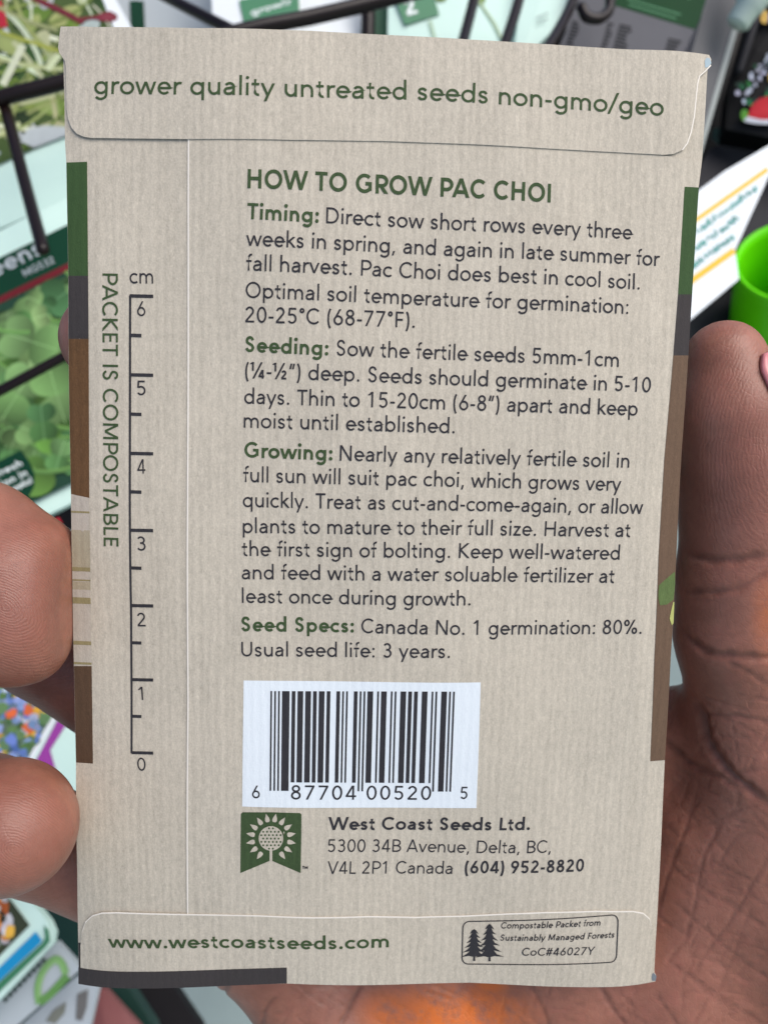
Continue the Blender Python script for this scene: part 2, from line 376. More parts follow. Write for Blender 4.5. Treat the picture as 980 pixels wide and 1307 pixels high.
class Ink:
    """collects flat print for one part"""
    def __init__(s): s.V = []; s.F = []; s.n = 0; s.k = 0
    def add(s, V, F, h=.006):
        V = np.asarray(V, float)
        # wind upwards
        f = F[0]; a = V[list(f)]; ar = np.sum(a[:, 0] * np.roll(a[:, 1], -1) - np.roll(a[:, 0], -1) * a[:, 1])
        if ar < 0: F = [tuple(reversed(t)) for t in F]
        s.V.append(lift(V, h + (s.k % 9) * .00025)); s.F += [tuple(i + s.n for i in t) for t in F]; s.n += len(V); s.k += 1
    def text(s, txt, base_px, em, w, h=.006, slant=0, track=0.0, flip90=False):
        """base_px: baseline from ink start to ink end, two or more photo measurements taken back to the packet face"""
        B = on_many(base_px); sh, x0, x1 = text_shapes(txt, w, track)
        seg = np.linalg.norm(np.diff(B, axis=0), axis=1); cum = np.concatenate([[0], np.cumsum(seg)]); tot = cum[-1]
        kx = tot / (x1 - x0)
        s.ratio = kx / em
        for V, F in sh:
            u = (V[:, 0] + slant * V[:, 1] - x0) * kx; v = V[:, 1] * em
            um = float(np.clip(u.mean(), 0, tot)); i = int(np.clip(np.searchsorted(cum, um) - 1, 0, len(seg) - 1))
            t = (B[i + 1] - B[i]) / seg[i]; nrm = np.array((-t[1], t[0]))
            o = B[i] - t * cum[i]
            s.add(o + u[:, None] * t + v[:, None] * nrm, F, h)
    def build(s, name, mat, parent): return mesh_obj(name, np.vstack(s.V), s.F, mat, parent)
# ------------------------------------------------------------------ the seed packet
pk = thing('seed_packet', (0, 0, 0), 'brown kraft paper packet held in the hand, back side with growing instructions and barcode', 'seed packet')
left_edge = [(80, 42), (82.5, 120), (83.3, 180), (85, 207), (86.7, 300), (87.6, 352), (87.6, 432), (88.3, 490), (89.5, 560), (90.9, 630), (91.6, 687), (92.8, 740), (94.2, 830), (96, 915), (97.3, 973), (99, 1110), (100, 1190), (101, 1253)]
right_edge = [(834, 1251), (836.5, 1200), (839.7, 1143), (848, 969.5), (851.8, 903), (857.6, 797), (862.8, 701), (867.2, 605), (877.7, 454), (882, 384), (891, 240), (895.3, 206), (902, 95), (903, 78)]
outline = on_many(left_edge + [(366, 1253), (600, 1252)] + right_edge + [(700, 62), (492, 50), (250, 42)])
def back_z(v):
    b = np.clip(1 - (v[:, 0] / 4.05) ** 2, 0, 1) * np.clip(1 - (v[:, 1] / 6.25) ** 2, 0, 1)
    return surf(v[:, 0], v[:, 1]) - .05 - .30 * np.sqrt(b)
sheet('envelope', outline, M['kraft'], pk, h=0, step=.22, back=back_z)
# upper layer of the glued back seam
pan = [(241.5, 176), (241.2, 320), (240.3, 640), (240.8, 900), (240.3, 1170)]
sheet('seam_panel', on_many(pan + [(600, 1180), (832, 1180)] + [(x - .6, y) for x, y in right_edge if y < 1150 and y > 190] + [(600, 176)]), M['kraft_flap'], pk, h=.014, thick=.010, step=.3)
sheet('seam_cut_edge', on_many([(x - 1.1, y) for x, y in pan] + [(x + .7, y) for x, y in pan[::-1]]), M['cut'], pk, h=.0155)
# flaps
tf = [(79, 35.5), (76.8, 50), (75.7, 62), (77, 68.5), (80.8, 74), (84, 79), (85.6, 88), (86, 110), (86.5, 140), (88.5, 153), (92.5, 164), (99, 171.5), (108, 175.5), (118, 177), (245, 178.5), (370, 179.5), (490, 181), (600, 185), (690, 190), (790, 195.5), (845, 198.5), (858, 197.5), (868, 193), (875, 184), (880, 170), (884, 150), (887, 120), (888.5, 106), (891, 98), (899, 91), (905, 84), (906, 77), (903, 71.5), (800, 64.5), (700, 58), (600, 52), (492, 46), (400, 41), (250, 37.5), (125, 36)]
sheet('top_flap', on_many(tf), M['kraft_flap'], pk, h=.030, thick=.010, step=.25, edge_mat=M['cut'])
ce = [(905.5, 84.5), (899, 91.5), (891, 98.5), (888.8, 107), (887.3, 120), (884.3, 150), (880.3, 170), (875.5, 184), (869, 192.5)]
sheet('flap_lit_cut_edge', on_many([(x - .7, y - .2) for x, y in ce] + [(x + .7, y + .2) for x, y in ce[::-1]]), M['cut'], pk, h=.0312)  # pale strip paints the light caught by the top flap's cut edge
sheet('torn_corner', on_many([(897.5, 79), (900, 75), (904, 76), (906, 82), (902, 87), (898, 88)]), M['torn'], pk, h=.0325)
bf = [(104, 1238), (104, 1205), (105.5, 1188), (110, 1175), (119, 1167), (131, 1163.5), (150, 1163), (240, 1165.5), (330, 1167), (400, 1169.5), (470, 1168), (530, 1169), (590, 1167.5), (650, 1164.5), (695, 1162.8), (760, 1161.2), (806, 1161.3), (820, 1164), (828, 1171), (831.5, 1184), (832.5, 1200), (831, 1215), (831, 1235), (836, 1243), (835, 1251), (600, 1252.5), (366, 1253.5), (104, 1254)]
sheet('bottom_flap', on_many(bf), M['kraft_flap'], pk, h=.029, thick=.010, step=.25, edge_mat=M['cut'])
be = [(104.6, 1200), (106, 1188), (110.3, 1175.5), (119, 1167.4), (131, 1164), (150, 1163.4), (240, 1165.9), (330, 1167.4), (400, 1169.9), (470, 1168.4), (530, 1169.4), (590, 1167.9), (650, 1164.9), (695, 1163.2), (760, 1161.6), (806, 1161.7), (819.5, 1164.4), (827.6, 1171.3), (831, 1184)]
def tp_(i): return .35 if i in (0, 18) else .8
sheet('flap_lit_cut_edge', on_many([(x, y - tp_(i)) for i, (x, y) in enumerate(be)] + [(x, y + tp_(i)) for i, (x, y) in list(enumerate(be))[::-1]]), M['cut'], pk, h=.0306, dens=.1)  # cream strip painted on as the highlight along the bottom flap's cut edge
sheet('torn_corner', on_many([(831, 1241), (833, 1240), (836.3, 1244), (835.3, 1250.3), (831, 1250), (830, 1246)]), M['torn_grey'], pk, h=.0325)
# printed bands folding round from the front
def lx(y): return float(np.interp(y, [p[1] for p in left_edge], [p[0] for p in left_edge])) + .3
def rx(y): q = right_edge[::-1]; return float(np.interp(y, [p[1] for p in q], [p[0] for p in q])) - .4
li = lambda y: float(np.interp(y, [207, 432, 630, 847, 973], [111.7, 113.6, 114.4, 117.4, 119.2]))
ri = lambda y: float(np.interp(y, [239, 376, 454, 631, 735, 971], [872.6, 864.2, 858.2, 842.9, 838.5, 828.8]))
def band(name, mat, y0, y1, side, sl0=0, sl1=0, h=None):
    ys = np.linspace(y0, y1, 5)
    if side < 0: p = [(lx(y), y) for y in ys] + [(li(y), y + (sl1 if i == 0 else sl0 if i == 4 else 0)) for i, y in enumerate(ys[::-1])]
    else: p = [(ri(y), y) for y in ys] + [(rx(y), y + (sl1 if i == 0 else sl0 if i == 4 else 0)) for i, y in enumerate(ys[::-1])]
    sheet(name, on_many(p), M[mat], pk, h=h or (.003 if side < 0 else .017), step=.12)
band('green_band', 'band_green', 207.5, 352, -1, -1, 0); band('charcoal_band', 'band_dark', 352, 432.5, -1)
band('soil_band', 'band_brown', 432.5, 633, -1, 0, 4)
band('stem_print', 'stem_white', 630.5, 850, -1, 5, 0, .0038)
band('stem_print', 'stem_mid', 676, 724, -1, 1, 1, .0054); band('stem_print', 'stem_mid', 742, 752, -1, 1, 1, .0054)
for y, t in ((653, 1.2), (726, 2.6), (740, 1.0), (766, 4), (820, 2.4), (846, 1.4)):
    band('stem_shadow_print', 'stem_line', y - t, y + t, -1, 1, 1, .0070)
band('soil_band', 'band_soil', 848, 973, -1, 0, 1.5)
band('green_band', 'band_green', 238.8, 376, 1, 1, 0); band('charcoal_band', 'band_dark', 376, 453.8, 1); band('soil_band', 'band_grey_brown', 453.8, 971, 1, 0, -1.5)
sheet('leaf_print', on_many([(839.5, 747), (846, 741), (853, 735), (860, 729), (860.3, 745), (858.5, 765), (850, 771), (841, 772), (838.8, 762)]), M['leaf'], pk, h=.0215, step=.08, dens=.06)
sheet('leaf_print', on_many([(857.8, 768), (859.3, 768), (858.2, 795), (856, 797.5), (853.3, 789), (855, 780)]), M['leaf_pale'], pk, h=.0225, step=.08, dens=.06)
sheet('charcoal_band', on_many([(101.4, 1233), (366.5, 1233), (366.5, 1253.2), (101.4, 1254)]), M['band_dark'], pk, h=.0318)
sheet('charcoal_band', on_many([(100.6, 1203), (104, 1203), (104, 1254), (101.2, 1254)]), M['band_dark'], pk, h=.003)

# writing
EM = .281; WR = .088; WB = .128; H1 = .0180
def T(name, mat, items, parent=None, h=H1):
    k = Ink()
    for it in items:
        txt, pts, em, w = it[:4]; kw = it[4] if len(it) > 4 else {}
        k.text(txt, pts, em, w, h, **kw)
    return k.build(name, M[mat], parent or pk)
T('flap_text', 'ink_green', [('grower quality untreated seeds non-gmo/geo', [(121.5, 121.2), (240, 122.2), (360, 124.3), (520, 128.5), (600, 132), (640, 134.8), (720, 140.2), (845, 149.2)], .335, .092)], h=.0335)
T('heading_text', 'ink_green', [('HOW TO GROW PAC CHOI', [(316.2, 240.6), (500, 248.3), (701.8, 259)], .334, .134)])
for it_ in [
    ('Timing:', [(315.6, 279.9), (406.9, 284.9)], EM, WB), ('Seeding:', [(313.3, 449.3), (419.1, 453.9)], EM, WB),
    ('Growing:', [(312.1, 583.6), (424.4, 587.7)], EM, WB), ('Seed Specs:', [(308.6, 805.3), (451.7, 807)], EM, WB)]: T('subheading_text', 'ink_green', [it_])
T('instruction_text', 'ink', [
    ('Direct sow short rows every three', [(416.2, 285.3), (600, 295.2), (807.6, 306.2)], EM, WR),
    ('weeks in spring, and again in late summer for', [(314.4, 314), (580, 327.5), (840.8, 340)], EM, WR),
    ('fall harvest. Pac Choi does best in cool soil.', [(314.4, 345.6), (580, 358.2), (815.2, 370)], EM, WR),
    ('Optimal soil temperature for germination:', [(313.8, 380.3), (560, 391), (800.7, 401.2)], EM, WR),
    ('20-25°C (68-77°F).', [(313.3, 411.7), (529, 418.8)], EM, WR),
    ('Sow the fertile seeds 5mm-1cm', [(429.6, 453.9), (610, 461), (788.5, 468.6)], EM, WR),
    ('(¼-½″) deep. Seeds should germinate in 5-10', [(313.3, 482.4), (570, 491.5), (829.2, 501)], EM, WR),
    ('days. Thin to 15-20cm (6-8″) apart and keep', [(312.1, 515.2), (560, 522.7), (812.3, 530.6)], EM, WR),
    ('moist until established.', [(311.5, 545.8), (579.7, 553.2)], EM, WR),
    ('Nearly any relatively fertile soil in', [(433.7, 587.9), (620, 592.4), (801.8, 597)], EM, WR),
    ('full sun will suit pac choi, which grows very', [(310.9, 615), (550, 620.6), (791.4, 626.5)], EM, WR),
    ('quickly. Treat as cut-and-come-again, or allow', [(310.4, 647), (560, 651.3), (819.3, 655.8)], EM, WR),
    ('plants to mature to their full size. Harvest at', [(310.4, 680.1), (560, 682.3), (803, 685.2)], EM, WR),
    ('the first sign of bolting. Keep well-watered', [(309.2, 709.3), (550, 711.6), (789.6, 714.2)], EM, WR),
    ('and feed with a water soluable fertilizer at', [(309.2, 739), (550, 741.2), (782.6, 743.7)], EM, WR),
    ('least once during growth.', [(309.2, 769.1), (600, 772.4)], EM, WR),
    ('Canada No. 1 germination: 80%.', [(461, 807.5), (817.5, 808.6)], EM, WR),
    ('Usual seed life: 3 years.', [(308.6, 837.2), (573.8, 839.3)], EM, WR)])
T('address_text', 'ink', [
    ('West Coast Seeds Ltd.', [(418.9, 1058.6), (675.5, 1058.4)], .275, .124),
    ('5300 34B Avenue, Delta, BC,', [(418.6, 1086.6), (702, 1087.6)], .275, .080),
    ('V4L 2P1 Canada', [(417.9, 1114.5), (578.2, 1114.6)], .275, .080),
    ('(604) 952-8820', [(592.5, 1113.6), (744, 1111.2)], .275, .122)])
T('web_address_text', 'ink_green', [('www.westcoastseeds.com', [(140, 1207.3), (300, 1207.8), (496, 1207)], .30, .118)], h=.0335)
T('compostable_text', 'ink_green', [('PACKET IS COMPOSTABLE', [(131.2, 349), (132, 520), (132.9, 697)], .280, .098)], h=.005)
# ruler
rk = Ink()
def stroke(k, pts, wpx, h):
    P_ = on_many(pts); P_ = np.vstack([a + (b - a) * t for a, b in zip(P_, P_[1:]) for t in np.linspace(0, 1, 14, endpoint=False)] + [P_[-1:]]); V, F = ribbon(P_, wpx / 98 / 2, False); k.add(V, F, h)
stroke(rk, [(166.6, 377), (166.2, 578), (167.8, 780), (168.4, 961.5)], 2.9, .004)
for y, t in zip((377.7, 478.4, 578.6, 676.6, 772.7, 867.2, 960.4), range(7)):
    x = 166 + t * .4; stroke(rk, [(x, y), (196, y + .6)], 4.2, .0045)
for y, t in zip((427.9, 528.5, 627.6, 724.7, 820.1, 913.9), range(6)):
    x = 166 + t * .4; stroke(rk, [(x, y), (181, y + .5)], 4.2, .0045)
rul = rk.build('ruler', M['ink'], pk)
T('ruler_numbers', 'ink', [('cm', [(165.9, 361.8), (196, 362)], .275, .085)] + [(str(d), [(x0, y), (x0 + 10.6 - (4 if d == 1 else 0), y)], .262, .082) for d, x0, y in
    ((6, 175.6, 403.4), (5, 175.8, 504.3), (4, 175.6, 604.4), (3, 176, 702.6), (2, 176, 799.4), (1, 177, 893.2), (0, 176.2, 983.4))], rul, .004)
# barcode
def quad(tl, tr, br, bl):
    tl, tr, br, bl = map(np.array, (tl, tr, br, bl))
    return lambda u, v: tuple((tl * (1 - u) + tr * u) * (1 - v) + (bl * (1 - u) + br * u) * v)
bc = sheet('barcode_label', on_many([(311.4, 868), (612.9, 870.4), (607.5, 1030.7), (309.6, 1028.6)]), M['label_white'], pk, h=.0175)
LC = ['0001101', '0011001', '0010011', '0111101', '0100011', '0110001', '0101111', '0111011', '0110111', '0001011']
bits = '101' + ''.join(LC[int(c)] for c in '687704') + '01010' + ''.join(''.join('10'[int(b)] for b in LC[int(c)]) for c in '005205') + '101'
q = quad((345.4, 881.4), (580.2, 882.2), (575.4, 1009.6), (344.3, 1008.4)); bk = Ink(); i = 0
while i < 95:
    if bits[i] == '1':
        j = i
        while j < 95 and bits[j] == '1': j += 1
        long_ = i < 10 or i >= 85 or 45 <= i < 50; vb = 1 if long_ else .915
        a, b = (i + .04) / 95, (j - .04) / 95
        P = [q(a, 0), q(b, 0), q(b, vb), q(a, vb)]
        n_ = 9; bk.add(on_many([q(a, vb * t / n_) for t in range(n_ + 1)] + [q(b, vb * t / n_) for t in range(n_ + 1)]), [(t, t + 1, t + n_ + 2, t + n_ + 1) for t in range(n_)], .0200); i = j
    else: i += 1
bk.build('barcode_bars', M['ink'], bc)
T('barcode_digits', 'ink', [('6', [(322.3, 1018), (332.2, 1018)], .26, .088), ('87704', [(371.6, 1019.4), (454.3, 1019.8)], .292, .088, dict(track=.06)),
    ('00520', [(467.6, 1019.8), (549.6, 1020)], .292, .088, dict(track=.06)), ('5', [(587.2, 1018.9), (595.8, 1018.9)], .26, .088)], bc, .0205)
# emblem: pennant with a sunflower
lg = sheet('emblem', on_many([(310, 1036), (346, 1036), (383, 1037), (385, 1039), (384.6, 1075), (383.9, 1113.6), (346, 1097.3), (307.1, 1113.6), (307.4, 1075), (307.8, 1038.3)]), M['ink_green'], pk, h=.0158, dens=.05)
pt = Ink(); C0 = np.array((346.2, 1069.2))
pp = lambda r, a: (C0[0] + r * math.cos(math.radians(a)), C0[1] - r * math.sin(math.radians(a)))
for a in np.linspace(-56, 236, 14):
    ri_, ro = 21.2, 32.2
    pt.add(on_many([pp(ri_, a - 5), pp(23.4, a - 7.6), pp(26.5, a - 5.6), pp(ro, a), pp(26.5, a + 5.6), pp(23.4, a + 7.6), pp(ri_, a + 5)]), [tuple(range(7))], .0185)
pt.add(on_many([pp(15.6, a) for a in range(0, 360, 12)]), [tuple(range(30))], .0185)
pt.add(on_many([(344.6, 1083), (347.8, 1083), (347.8, 1098.6), (346.1, 1097.6), (344.4, 1098.6)]), [tuple(range(5))], .0185)
pt.build('sunflower', M['kraft_flap'], lg)
dk = Ink()
for r in range(-3, 4):
    for c in range(-4, 5):
        x, y = c * 4.9 + (2.45 if r % 2 else 0), r * 4.3
        if math.hypot(x, y) < 13.6: dk.add(on_many([(C0[0] + x + 1.35 * math.cos(t), C0[1] + y + 1.35 * math.sin(t)) for t in np.linspace(0, 6.28, 8)[:-1]]), [tuple(range(7))], .0215)
dk.build('seed_dots', M['ink_green'], lg)
T('trademark_text', 'ink', [('™', [(386.2, 1112.4), (393.2, 1112.4)], .13, .11)], lg)
# certification mark
ck = Ink()
def rrect(tl, tr, br, bl, r):
    q = quad(tl, tr, br, bl); w_, h_ = tr[0] - tl[0], bl[1] - tl[1]; o = []
    for cx, cy, a in ((1 - r / w_, r / h_, 0), (r / w_, r / h_, 90), (r / w_, 1 - r / h_, 180), (1 - r / w_, 1 - r / h_, 270)):
        for t in np.radians(np.linspace(a, a + 90, 6)): o.append(q(cx + r / w_ * math.cos(t), cy - r / h_ * math.sin(t)))
    return o
rr = densify(on_many(rrect((590.2, 1174.6), (787.8, 1165.8), (785.2, 1226.3), (588.9, 1228.6), 8)), .08); V, F = ribbon(np.vstack([rr, rr[:1]]), .0085, True); ck.add(V, F, .0335)
cert = ck.build('certification_frame', M['ink'], pk)
T('certification_text', 'ink', [('Compostable Packet from', [(638, 1183.4), (764.5, 1179.4)], .146, .112, dict(slant=.12)),
    ('Sustainably Managed Forests', [(637.3, 1198.9), (782.2, 1194.8)], .146, .112, dict(slant=.12)), ('CoC#46027Y', [(664.5, 1217.8), (756.8, 1216.4)], .185, .095, dict(slant=.06))], cert, .0325)
tk = Ink()
for x, yt, yb, wd in ((604.5, 1184, 1222.5, 17), (624, 1177, 1223, 18.5)):
    Lp, Rp = [], []; n = 6
    for i in range(n):
        f = (i + 1) / n; yy = yt + (yb - yt - 3) * f; ww = wd * (.22 + .78 * f) * (1 + .1 * math.sin(i * 2.3 + x))
        Lp += [(x - ww, yy), (x - ww * .45, yy - 3.2)]; Rp += [(x + ww * (1 + .1 * math.cos(i + x)), yy - .6), (x + ww * .45, yy - 3.8)]
    for i in range(n):
        f = (i + 1) / n; yy = yt + (yb - yt - 3) * f; y0 = yt + (yb - yt - 3) * max(0, f - .36); ww = wd * (.2 + .8 * f)
        tk.add(on_many([(x, y0), (x + ww * .5, yy - 4.2), (x + ww, yy + .6 * math.sin(i * 3 + x)), (x + ww * .35, yy - 1.6), (x, yy), (x - ww * .4, yy - 1.4), (x - ww, yy + .4), (x - ww * .55, yy - 4)]), [tuple(range(8))], .0325)
    tk.add(on_many([(x - 1.2, yb - 4), (x + 1.2, yb - 4), (x + 1.6, yb + 2), (x - 1.6, yb + 2)]), [(0, 1, 2, 3)], .0325)
tk.build('conifer_icon', M['ink'], cert)
#==HAND==
# ------------------------------------------------------------------ the hand: one continuous skin grown from a distance field
def C3(x, y, z): return U(x, y, z)
GS = .075
g0 = np.array((-7.2, -11.5, -5.2)); g1 = np.array((10.5, 3.6, 2.2))
NX, NY, NZ = (np.ceil((g1 - g0) / GS).astype(int) + 1)
gx = (g0[0] + GS * np.arange(NX)).astype(np.float32); gy = (g0[1] + GS * np.arange(NY)).astype(np.float32); gz = (g0[2] + GS * np.arange(NZ)).astype(np.float32)
def smin(a, b, k):
    hh = np.clip(.5 + .5 * (b - a) / k, 0, 1); return b * (1 - hh) + a * hh - k * hh * (1 - hh)
def blank(): return np.full((NX, NY, NZ), 9.0, np.float32)
def capsule(F, a, b, ra, rb, k=.25, sq=None):
    """blend a tapered capsule into field F"""
    a, b = np.array(a, np.float32), np.array(b, np.float32); r = max(ra, rb) + k + .3
    sl = []
    for i, g in enumerate((gx, gy, gz)):
        lo, hi = min(a[i], b[i]) - r, max(a[i], b[i]) + r
        sl.append(slice(max(0, int((lo - g[0]) / GS)), max(0, int((hi - g[0]) / GS) + 2)))
    X = gx[sl[0]][:, None, None] - a[0]; Y = gy[sl[1]][None, :, None] - a[1]; Z = gz[sl[2]][None, None, :] - a[2]
    d = b - a; L2 = float(d @ d)
    t = np.clip((X * d[0] + Y * d[1] + Z * d[2]) / max(L2, 1e-6), 0, 1)
    D = np.sqrt((X - t * d[0]) ** 2 + (Y - t * d[1]) ** 2 + (Z - t * d[2]) ** 2) - (ra + (rb - ra) * t)
    v = F[sl[0], sl[1], sl[2]]; F[sl[0], sl[1], sl[2]] = smin(v, D, k)
def chain(F, pts, k=.25):
    for (p, r), (p2, r2) in zip(pts, pts[1:]): capsule(F, p, p2, r, r2, k)
palm = blank()
WR_ = C3(760, 1560, -3.4)
chain(palm, [(C3(655, 860, -3.1), 1.05), (C3(800, 1250, -3.0), 1.45), (WR_ + (.7, 0, 0), 1.9)], .7)
chain(palm, [(C3(555, 955, -3.2), 1.05), (C3(680, 1250, -2.9), 1.45), (WR_, 1.9)], .7)
chain(palm, [(C3(440, 1075, -3.0), 1.0), (C3(570, 1300, -2.7), 1.35), (WR_ + (-.5, 0, 0), 1.8)], .7)
chain(palm, [(C3(345, 1195, -2.6), .95), (C3(470, 1360, -2.5), 1.25), (WR_ + (-1.0, 0, 0), 1.7)], .7)
chain(palm, [(C3(700, 1160, -2.4), 1.35), (C3(760, 1350, -2.5), 1.7)], .7)
chain(palm, [(C3(985, 960, -1.15), 1.2), (C3(1005, 1130, -1.7), 1.75), (C3(960, 1380, -2.6), 2.1), (WR_ + (.6, 0, 0), 2.0)], .6)   # thumb side
chain(palm, [(C3(905, 1060, -1.75), 1.15), (C3(860, 1240, -2.05), 1.5), (C3(800, 1400, -2.6), 1.7)], .6)
chain(palm, [(C3(955, 945, -1.75), .85), (C3(868, 938, -2.1), .68), (C3(800, 965, -2.5), .75), (C3(700, 940, -3.0), .95)], .5)                             # web
capsule(palm, WR_, C3(840, 1900, -4.0), 2.1, 2.4, .8)
thumb = blank()
chain(thumb, [(C3(924, 461, -.72), .57), (C3(935, 522, -.76), .80), (C3(955, 597, -.84), .96), (C3(962, 660, -.88), .99), (C3(955, 745, -.9), .99), (C3(953, 812, -.95), 1.0), (C3(974, 905, -1.15), 1.1), (C3(1000, 1080, -1.6), 1.6)], .22)
fing = []
def finger(pts):
    F = blank(); chain(F, pts, .2); fing.append(F)
finger([(C3(655, 860, -3.1), 1.0), (C3(480, 610, -3.0), .92), (C3(390, 430, -2.2), .85), (C3(345, 340, -1.35), .70)])
finger([(C3(555, 955, -3.2), 1.0), (C3(330, 690, -3.0), .94), (C3(200, 500, -2.2), .85), (C3(138, 433, -1.15), .66)])
finger([(C3(440, 1075, -3.0), 1.0), (C3(60, 815, -2.7), .95), (C3(-75, 700, -1.5), .95), (C3(-40, 714, -.25), 1.06), (C3(16, 752, -.05), 1.02), (C3(20, 785, .1), .93)])
# the pad is pressed flat against the packet's left edge
Yg = gy[None, :, None]; pe = on(92.5, 700); pe2 = on(95, 850)
edge_x = pe[0] + (pe2[0] - pe[0]) * (Yg - pe[1]) / (pe2[1] - pe[1])
hs = (gx[:, None, None] - edge_x + .01) + np.zeros_like(gz)[None, None, :]
hs = np.where((gz[None, None, :] > -.75), hs, hs - 2.2 * np.clip(-.75 - gz[None, None, :], 0, 1))
fing[-1] = -smin(-fing[-1], -hs.astype(np.float32), .22); del hs
finger([(C3(345, 1195, -2.6), .92), (C3(45, 1070, -2.2), .85), (C3(-22, 1040, -1.0), .84), (C3(12, 1054, .05), .84), (C3(17, 1058, .38), .80)])
allf = fing[0]
for F in fing[1:]: allf = smin(allf, F, .04)
D = smin(palm, allf, .45); D = smin(D, thumb, .35)
del palm, thumb, fing, allf
# surface nets
def surface_nets(D):
    ins = D < 0; nx, ny, nz = D.shape
    c = np.zeros((nx - 1, ny - 1, nz - 1), np.uint8)
    offs = [(i, j, k) for i in (0, 1) for j in (0, 1) for k in (0, 1)]
    for i, j, k in offs: c += ins[i:nx - 1 + i, j:ny - 1 + j, k:nz - 1 + k]
    act = (c > 0) & (c < 8); idx = np.argwhere(act); m = len(idx)
    vid = np.full(act.shape, -1, np.int64); vid[act] = np.arange(m)
    acc = np.zeros((m, 3)); cnt = np.zeros(m)
    for ax in range(3):
        for o in offs:
            if o[ax]: continue
            o2 = list(o); o2[ax] = 1
            a = D[idx[:, 0] + o[0], idx[:, 1] + o[1], idx[:, 2] + o[2]]; b = D[idx[:, 0] + o2[0], idx[:, 1] + o2[1], idx[:, 2] + o2[2]]
            cr = (a < 0) != (b < 0); t = np.where(cr, a / np.where(cr, a - b, 1), 0)
            p = np.tile(np.array(o, float), (m, 1)); p[:, ax] += t
            acc[cr] += p[cr]; cnt[cr] += 1
    V = g0 + GS * (idx + acc / cnt[:, None])
    Q = []
    for ax in range(3):
        u_, v_ = (ax + 1) % 3, (ax + 2) % 3
        s1 = [slice(None)] * 3; s2 = [slice(None)] * 3; s1[ax] = slice(0, -1); s2[ax] = slice(1, None)
        A, B = ins[tuple(s1)], ins[tuple(s2)]; e = np.argwhere(A != B)
        e = e[(e[:, u_] > 0) & (e[:, v_] > 0) & (e[:, u_] < D.shape[u_] - 1) & (e[:, v_] < D.shape[v_] - 1)]
        fl = A[tuple(e.T)]
        def cell(du, dv):
            q = e.copy(); q[:, u_] += du; q[:, v_] += dv; return vid[tuple(q.T)]
        q = np.column_stack([cell(-1, -1), cell(0, -1), cell(0, 0), cell(-1, 0)])
        q[~fl] = q[~fl][:, ::-1]; Q.append(q)
    return V, np.vstack(Q)
HV, HF = surface_nets(D); del D
# refine the skin that faces the lens so creases stay crisp
me = bpy.data.meshes.new('tmp'); me.from_pydata(HV.tolist(), [], HF.tolist()); bm = bmesh.new(); bm.from_mesh(me); bpy.data.meshes.remove(me)
for _ in range(2): bmesh.ops.smooth_vert(bm, verts=bm.verts, factor=.5, use_axis_x=True, use_axis_y=True, use_axis_z=True)
bm.normal_update()
def facing(bm):
    P = np.array([v.co[:] for v in bm.verts]); N = np.array([v.normal[:] for v in bm.verts]); px = proj(P)
    ok = (N @ np.array((0, 0, 1.0)) > .05) & (px[:, 0] > -30) & (px[:, 0] < 1010) & (px[:, 1] > 380) & (px[:, 1] < 1340) & ~((px[:, 0] > 120) & (px[:, 0] < 815) & (px[:, 1] < 1235))
    return ok
for _ in range(1):
    ok = facing(bm); bm.verts.ensure_lookup_table()
    ed = [e for e in bm.edges if ok[e.verts[0].index] and ok[e.verts[1].index]]
    bmesh.ops.subdivide_edges(bm, edges=ed, cuts=1, use_grid_fill=True, smooth=0)
    bm.verts.index_update(); bm.normal_update()
for _ in range(2): bmesh.ops.smooth_vert(bm, verts=bm.verts, factor=.4, use_axis_x=True, use_axis_y=True, use_axis_z=True)
bm.normal_update(); bm.verts.index_update()
HV = np.array([v.co[:] for v in bm.verts]); HN = np.array([v.normal[:] for v in bm.verts]); HF = [[v.index for v in f.verts] for f in bm.faces]; bm.free()
HP = proj(HV); front = np.clip((HN @ np.array((0, 0, 1.0))) * 3, 0, 1)
crease = np.zeros(len(HV)); disp = np.zeros(len(HV))
def pdist(P, pl):
    d = np.full(len(P), 1e9); t = np.zeros(len(P)); n = len(pl) - 1
    for i in range(n):
        a, b = pl[i], pl[i + 1]; ab = b - a; u = np.clip(((P - a) @ ab) / (ab @ ab), 0, 1)
        q = np.linalg.norm(P - a - u[:, None] * ab, axis=1); k = q < d; d[k] = q[k]; t[k] = (i + u[k]) / n
    return d, t
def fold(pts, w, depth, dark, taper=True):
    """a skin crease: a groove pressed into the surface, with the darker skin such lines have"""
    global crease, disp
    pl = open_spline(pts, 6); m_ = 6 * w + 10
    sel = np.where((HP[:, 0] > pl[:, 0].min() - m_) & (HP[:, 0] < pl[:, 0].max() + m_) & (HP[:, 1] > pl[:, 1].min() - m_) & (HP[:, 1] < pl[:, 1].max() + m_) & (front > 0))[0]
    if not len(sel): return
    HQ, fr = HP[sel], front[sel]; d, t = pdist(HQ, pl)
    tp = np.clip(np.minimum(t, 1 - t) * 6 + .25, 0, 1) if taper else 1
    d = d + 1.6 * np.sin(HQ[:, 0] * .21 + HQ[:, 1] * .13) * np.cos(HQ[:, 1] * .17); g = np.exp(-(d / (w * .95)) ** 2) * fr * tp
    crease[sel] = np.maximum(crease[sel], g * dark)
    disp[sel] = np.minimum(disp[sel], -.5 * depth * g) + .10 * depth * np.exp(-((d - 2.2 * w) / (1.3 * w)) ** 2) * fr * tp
A_ = lambda X, Y: (810 + X / 3.06, 880 + Y / 3.06)
B_ = lambda X, Y: (820 + X / 5.025, 660 + Y / 5.025)
C_ = lambda X, Y: (620 + X / 2.722, 1200 + Y / 2.722)
D_ = lambda X, Y: (180 + X / 3.267, 1230 + Y / 3.267)
